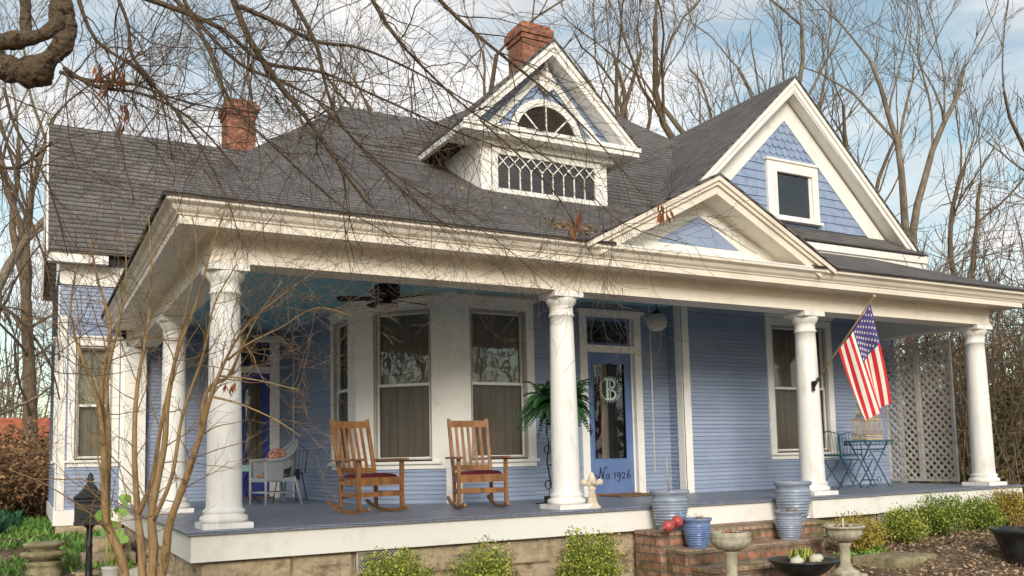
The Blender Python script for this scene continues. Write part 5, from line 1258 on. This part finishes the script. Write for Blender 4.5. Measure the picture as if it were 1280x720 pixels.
st_ = [  # stems as surveyed in the photo: x, y, distance, radius
 [(168, 800, 7.2, .062), (152, 700, 7.15, .056), (133, 650, 7.1, .048), (130, 560, 7.0, .034), (127, 480, 6.95, .026), (138, 410, 6.9, .020), (122, 350, 6.85, .013), (112, 300, 6.8, .008)],
 [(130, 560, 7.0, .030), (122, 500, 6.9, .022), (100, 440, 6.8, .018), (88, 390, 6.8, .012), (96, 330, 6.75, .008)],
 [(133, 650, 7.1, .040), (136, 560, 7.2, .030), (134, 470, 7.3, .022), (150, 400, 7.3, .015), (158, 330, 7.3, .010), (150, 270, 7.3, .006)],
 [(172, 800, 7.2, .060), (178, 710, 7.25, .050), (172, 640, 7.3, .040), (168, 560, 7.3, .030), (172, 480, 7.35, .024), (186, 400, 7.4, .018), (189, 330, 7.4, .011), (186, 270, 7.4, .007)],
 [(178, 800, 7.2, .065), (192, 700, 7.15, .055), (190, 640, 7.1, .045), (205, 560, 7.05, .034), (210, 500, 7.0, .028), (222, 440, 6.95, .022), (245, 380, 6.9, .016), (262, 320, 6.85, .010), (282, 260, 6.8, .006)],
 [(172, 645, 7.3, .034), (190, 600, 7.2, .028), (200, 540, 7.15, .024), (214, 470, 7.1, .018), (232, 390, 7.05, .012), (246, 320, 7.0, .008), (240, 270, 7, .005)],
 [(184, 800, 7.2, .060), (205, 705, 7.1, .052), (212, 655, 7.0, .046), (232, 600, 6.9, .040), (250, 545, 6.8, .033), (262, 500, 6.7, .026), (282, 450, 6.6, .018), (306, 410, 6.5, .013), (345, 375, 6.4, .009), (400, 335, 6.3, .005)],
 [(250, 545, 6.8, .028), (258, 490, 6.85, .022), (285, 470, 6.8, .018), (300, 440, 6.75, .014), (320, 400, 6.7, .010), (352, 352, 6.6, .006)],
 [(192, 650, 7.1, .028), (215, 595, 7.0, .022), (228, 520, 7.0, .018), (255, 440, 6.95, .014), (268, 380, 6.9, .010), (296, 330, 6.85, .006)],
 [(285, 450, 6.6, .014), (310, 430, 6.5, .011), (350, 410, 6.4, .009), (395, 385, 6.3, .007), (440, 395, 6.2, .004)],
 [(262, 495, 6.7, .016), (300, 505, 6.55, .010), (345, 525, 6.4, .007), (375, 545, 6.3, .004)],
 [(275, 470, 6.7, .012), (320, 475, 6.5, .008), (375, 488, 6.4, .004)],
 [(108, 545, 6.9, .004), (120, 560, 6.95, .008), (133, 640, 7.1, .012)],
 [(20, 590, 6.5, .003), (60, 607, 6.6, .006), (110, 640, 6.9, .010), (138, 668, 7.1, .014)]]
for spn, s in enumerate(st_):
    P, Rr = px_tube(S, s); Q = [p-bo for p in P]; Rr = [r*.68*(1+.12*noise.noise(q*5)) for r, q in zip(Rr, Q)]; S.tube(Q, Rr, 8, caps=True)
    for i in range(6, len(Q)-1):
        for rep in range(1):
            if rr.random() < .62:
                d = (Q[i+1]-Q[i]).normalized(); sv = V((rr.gauss(0, 1), rr.gauss(0, .6), rr.gauss(0, 1))); nd = (d*.6+sv.normalized()*.8+V((0, 0, .15)))
                grow(rr, [Tw], Q[i], nd, rr.uniform(.25, .6), min(.006, Rr[i]*.5), 2, 4, .25, .0, (1, 3), .8, .0012, .6)
for (x, y, D) in ((292, 478, 6.6), (288, 484, 6.6), (282, 480, 6.6)):
    c = at(x, y, D)-bo
    for k in range(8): LF.leaf(c+V((rr.uniform(-.02, .02),)*3), (rr.uniform(-.6, .6), rr.uniform(-.6, .6), -1), rr.uniform(.05, .09), .016)
S.build('trunk', 'myrtle', cm); Tw.build('twigs', 'dead', cm); LF.build('dead_leaf', 'deadleaf', cm)

# big overhanging tree at upper left (trunk stands left of the picture)
gt = V((-5.2, -3.2, gz(-5.2, -3.2)))
ov = thing('overhanging_tree', 'old gnarled dark tree whose knotted limb and drooping twigs hang over the upper left', 'tree', gt)
T = M(); B2 = M(); W3 = M(); LF = M(); rr = random.Random(99)
e0 = at(-40, 55, 5.2)-gt
tp = [V((0, 0, -.2)), V((.05, 0, 1.2)), V((.1, .1, 2.4)), (V((.1, .1, 2.4)).lerp(e0, .5)+V((0, 0, .3))), e0]
T.tube(tp, [.30, .25, .21, .15, .11], 14)
def pxt(mb, specs, k=10, lump=0):
    P, Rr = px_tube(None, specs); P = [p-gt for p in P]; Rr = [r*(1+lump*noise.noise(p*9)) for p, r in zip(P, Rr)]; 
    if lump:
        P2 = []; R2 = []
        for i in range(len(P)-1):
            for q in range(5): P2.append(P[i].lerp(P[i+1], q/5)); R2.append(Rr[i]+(Rr[i+1]-Rr[i])*q/5)
        b0 = len(mb.v); mb.tube(P2, R2, 36)
        for j in range(b0, len(mb.v)):
            v = V(mb.v[j]); c = P2[(j-b0)//36]; d = (v-c); r0 = d.length
            if r0 > 1e-6: mb.v[j] = tuple(c+d*(1+.16*noise.noise(v*22)+.10*noise.noise(v*55)+.18*noise.noise(v*8)))
        return P, Rr
    mb.tube(P, Rr, k); return P, Rr
pxt(T, [(-40, 50, 5.2, .10), (5, 52, 5.2, .055), (40, 47, 5.2, .045), (62, 38, 5.2, .050), (75, 22, 5.25, .055), (78, -10, 5.3, .055), (76, -60, 5.4, .05)], 14, .5)
pxt(T, [(-40, 60, 5.2, .10), (0, 82, 5.2, .085), (22, 90, 5.2, .080), (45, 88, 5.15, .075), (65, 72, 5.1, .060), (82, 50, 5.1, .058), (90, 34, 5.1, .045), (84, 22, 5.1, .030)], 14, .6)
pxt(T, [(33, 45, 5.3, .030), (32, 20, 5.35, .032), (30, -20, 5.4, .034)], 8, .2)
T.tube([V(at(30, 92, 5.2)-gt), V(at(38, 108, 5.2)-gt)], [.075, .03], 10)
mains = [  # surveyed drooping limbs: lists of x, y, distance, radius
 [(190, -30, 5.6, .016), (240, 20, 5.6, .014), (300, 80, 5.5, .011), (360, 105, 5.5, .008), (420, 140, 5.4, .005)],
 [(285, -20, 5.0, .020), (310, 45, 5.0, .018), (345, 100, 5.0, .016), (385, 150, 5.0, .012), (430, 215, 5.0, .009), (465, 260, 5.0, .005)],
 [(160, -10, 5.3, .018), (230, 15, 5.3, .016), (280, 38, 5.3, .014), (330, 78, 5.3, .012), (400, 90, 5.3, .009), (470, 120, 5.2, .007), (560, 160, 5.2, .005), (640, 190, 5.2, .003)],
 [(300, 8, 5.3, .016), (350, 30, 5.3, .014), (395, 52, 5.3, .011), (450, 60, 5.3, .008), (520, 90, 5.3, .006), (600, 135, 5.2, .004), (680, 165, 5.2, .003)],
 [(360, -10, 5.2, .014), (395, 55, 5.2, .012), (408, 110, 5.2, .009), (430, 160, 5.2, .007), (500, 235, 5.1, .005), (570, 290, 5.1, .003)],
 [(460, -10, 5.1, .013), (490, 40, 5.1, .010), (530, 85, 5.1, .008), (590, 140, 5.1, .006), (650, 175, 5.1, .005), (720, 225, 5.0, .004), (780, 280, 5.0, .003), (860, 305, 5.0, .002)],
 [(540, -10, 4.9, .012), (580, 30, 4.9, .010), (635, 75, 4.9, .008), (690, 120, 4.9, .006), (750, 180, 4.9, .004), (800, 240, 4.9, .002)],
 [(80, 85, 5.0, .014), (120, 108, 5.0, .011), (180, 118, 5.0, .008), (240, 150, 5.0, .006), (300, 215, 5.0, .004)],
 [(75, 90, 5.1, .012), (110, 100, 5.1, .010), (170, 106, 5.1, .008), (220, 124, 5.0, .006), (290, 140, 5.0, .004)],
 [(95, -10, 4.8, .012), (120, 50, 4.8, .010), (175, 90, 4.8, .008), (235, 160, 4.8, .006), (280, 240, 4.8, .004), (300, 300, 4.8, .002)],
 [(140, -20, 4.7, .010), (160, 30, 4.7, .009), (165, 70, 4.7, .008), (200, 120, 4.7, .006), (215, 200, 4.7, .003)],
 [(5, 110, 4.9, .010), (20, 160, 4.9, .008), (60, 230, 4.9, .006), (85, 320, 4.9, .003)],
 [(0, 150, 4.7, .009), (30, 250, 4.7, .007), (60, 340, 4.7, .005), (75, 450, 4.7, .002)],
 [(-20, 200, 5.0, .012), (20, 210, 5.0, .009), (65, 178, 5.0, .005)],
 [(-20, 370, 5.2, .012), (25, 400, 5.2, .010), (60, 450, 5.2, .007), (75, 500, 5.2, .004)],
 [(230, 0, 4.9, .012), (260, 60, 4.9, .010), (290, 130, 4.9, .008), (350, 190, 4.9, .006), (430, 260, 4.9, .004), (520, 310, 4.9, .002)],
 [(400, 130, 5.0, .008), (470, 200, 5.0, .006), (540, 250, 5.0, .005), (620, 300, 5.0, .003), (690, 360, 5.0, .002)],
 [(600, 150, 4.9, .006), (660, 205, 4.9, .005), (700, 250, 4.9, .004), (740, 320, 4.9, .002)]]
for s in mains:
    P, Rr = pxt(B2, s, 6)
    for i in range(1, len(P)-1):
        for rep in range(2):
            if rr.random() < .60:
                d = (P[i+1]-P[i]).normalized(); sv = V((rr.gauss(0, 1), rr.gauss(0, 1), rr.gauss(0, 1)-.2)).normalized()
                grow(rr, [W3], P[i], d*.8+sv*.9, rr.uniform(.28, .7), min(.005, Rr[i]*.55), 2, 4, .30, -.02, (1, 3), 1.0, .0010, .62)
for (x, y) in ((125, 85), (128, 98), (138, 92), (145, 98), (133, 108), (150, 90), (155, 135), (152, 148), (827, 262), (832, 268), (722, 270), (716, 282)):
    c = at(x, y, 5.0)-gt
    for k in range(7): LF.leaf(c+V((rr.uniform(-.025, .025), rr.uniform(-.03, .03), rr.uniform(-.02, .05))), (rr.uniform(-.3, .3), rr.uniform(-.3, .3), -1), rr.uniform(.06, .11), .018)
T.build('trunk', 'barkdark', ov); B2.build('branches', 'barkdark', ov); W3.build('twigs', 'twig', ov); LF.build('dead_leaf', 'deadleaf', ov)

m = M()
for i in range(150):
    x = R.gauss(3.95, .22); y = R.uniform(-.6, -.1) if i < 110 else R.uniform(-.6, 1.2); x = x if i < 110 else R.uniform(1, 4); m.leaf((x, y, roofz(x, y)+R.uniform(.005, .06)), (R.uniform(-1, 1), R.uniform(-1, 1), R.uniform(-.2, .5)), R.uniform(.05, .10), .035)
tag(m.build('roof_leaves', 'dead'), 'drift of dry leaves caught on the roof left of the pediment', 'leaves', kind='stuff')
# vine on the right column and lattice
vn = thing('climbing_vine', 'bare woody vine climbing the lattice screen and the fourth column', 'vine', (12.35, .4, 0)); m = M(); Lf = M(); rr = random.Random(5)
for i in range(34):
    p = V((rr.uniform(-.1, .35), rr.uniform(-.9, .35), -.5)) if i < 20 else V((rr.uniform(-.0, .25), rr.uniform(.2, 1.5), rr.uniform(1.9, 2.5)))
    pts = branch_path(rr, p, (rr.uniform(-.25, .2), rr.uniform(-.1, .5), 1) if i < 20 else (rr.uniform(-.2, .3), rr.uniform(-1, 1), .2), rr.uniform(1.6, 3.2) if i < 20 else 1.0, 12, .28, 0)
    pts = [V((max(q.x, -.01), q.y, q.z)) for q in pts]; m.tube(pts, [.009*(1-k/14) for k in range(13)], 4, caps=False)
    for k in range(7): m.tube(branch_path(rr, pts[rr.randint(2, 12)], (rr.uniform(-1, 1), rr.uniform(-1, 1), rr.uniform(-.5, 1)), rr.uniform(.15, .4), 4, .4), [.003, .003, .002, .002, .001], 3, caps=False)
    if i >= 20:
        for k in range(26): Lf.leaf(pts[rr.randint(1, 12)]+V((rr.gauss(0, .06), rr.gauss(0, .06), rr.gauss(0, .06))), (rr.uniform(-1, 1), rr.uniform(-1, 1), -.6), .06, .03)
m.build('vine_stem', 'bark', vn); Lf.build('dead_leaf', 'hedgeleaf', vn)

# ------------------------------------------------------------------ LIGHT & SKY
SUN_EL, SUN_AZ = math.radians(24), math.radians(203)     # azimuth clockwise from +y
sd_ = V((math.sin(SUN_AZ)*math.cos(SUN_EL), math.cos(SUN_AZ)*math.cos(SUN_EL), math.sin(SUN_EL)))
ld = bpy.data.lights.new('sun', 'SUN'); ld.energy = 2.6; ld.angle = math.radians(22); ld.color = (1, .935, .85)
lo = bpy.data.objects.new('sun', ld); COL.objects.link(lo); lo.rotation_euler = sd_.to_track_quat('Z', 'Y').to_euler()
w = bpy.data.worlds.new('World'); sc.world = w; w.use_nodes = True; nt = w.node_tree; bg = nt.nodes['Background']
sky = N(nt, 'ShaderNodeTexSky'); sky.sky_type = 'NISHITA'; sky.sun_disc = False; sky.sun_elevation = SUN_EL; sky.sun_rotation = SUN_AZ; sky.air_density = 1.0; sky.dust_density = 1.2; sky.ozone_density = 2.0
tc = N(nt, 'ShaderNodeTexCoord'); mp = N(nt, 'ShaderNodeMapping'); mp.inputs['Scale'].default_value = (1, 1, 2.6); mp.inputs['Location'].default_value = (.35, .1, .4)
nt.links.new(tc.outputs['Generated'], mp.inputs['Vector'])
n1 = N(nt, 'ShaderNodeTexNoise', Scale=2.6, Detail=7, Roughness=.55, Distortion=.3); nt.links.new(mp.outputs[0], n1.inputs['Vector'])
n2 = N(nt, 'ShaderNodeTexNoise', Scale=5.0, Detail=5, Roughness=.6); nt.links.new(mp.outputs[0], n2.inputs['Vector'])
cf = ramp(nt, n1.outputs['Fac'], [(.43, (.08, .08, .08)), (.60, (1, 1, 1))])
cc = ramp(nt, n2.outputs['Fac'], [(.35, (4.7, 4.95, 5.2)), (.62, (7.2, 7.05, 6.9))])
tint = N(nt, 'ShaderNodeMix', data_type='RGBA', blend_type='MULTIPLY'); tint.inputs[0].default_value = 1; nt.links.new(sky.outputs[0], tint.inputs[6]); tint.inputs[7].default_value = (1.6, 1.5, 1.15, 1)
mx = N(nt, 'ShaderNodeMix', data_type='RGBA'); nt.links.new(cf, mx.inputs[0]); nt.links.new(tint.outputs[2], mx.inputs[6]); nt.links.new(cc, mx.inputs[7])
nt.links.new(mx.outputs[2], bg.inputs['Color']); bg.inputs['Strength'].default_value = .15
sc.view_settings.view_transform = 'Standard'; sc.view_settings.look = 'None'; sc.view_settings.exposure = 0
sc.cycles.max_bounces = 8; sc.cycles.transparent_max_bounces = 12
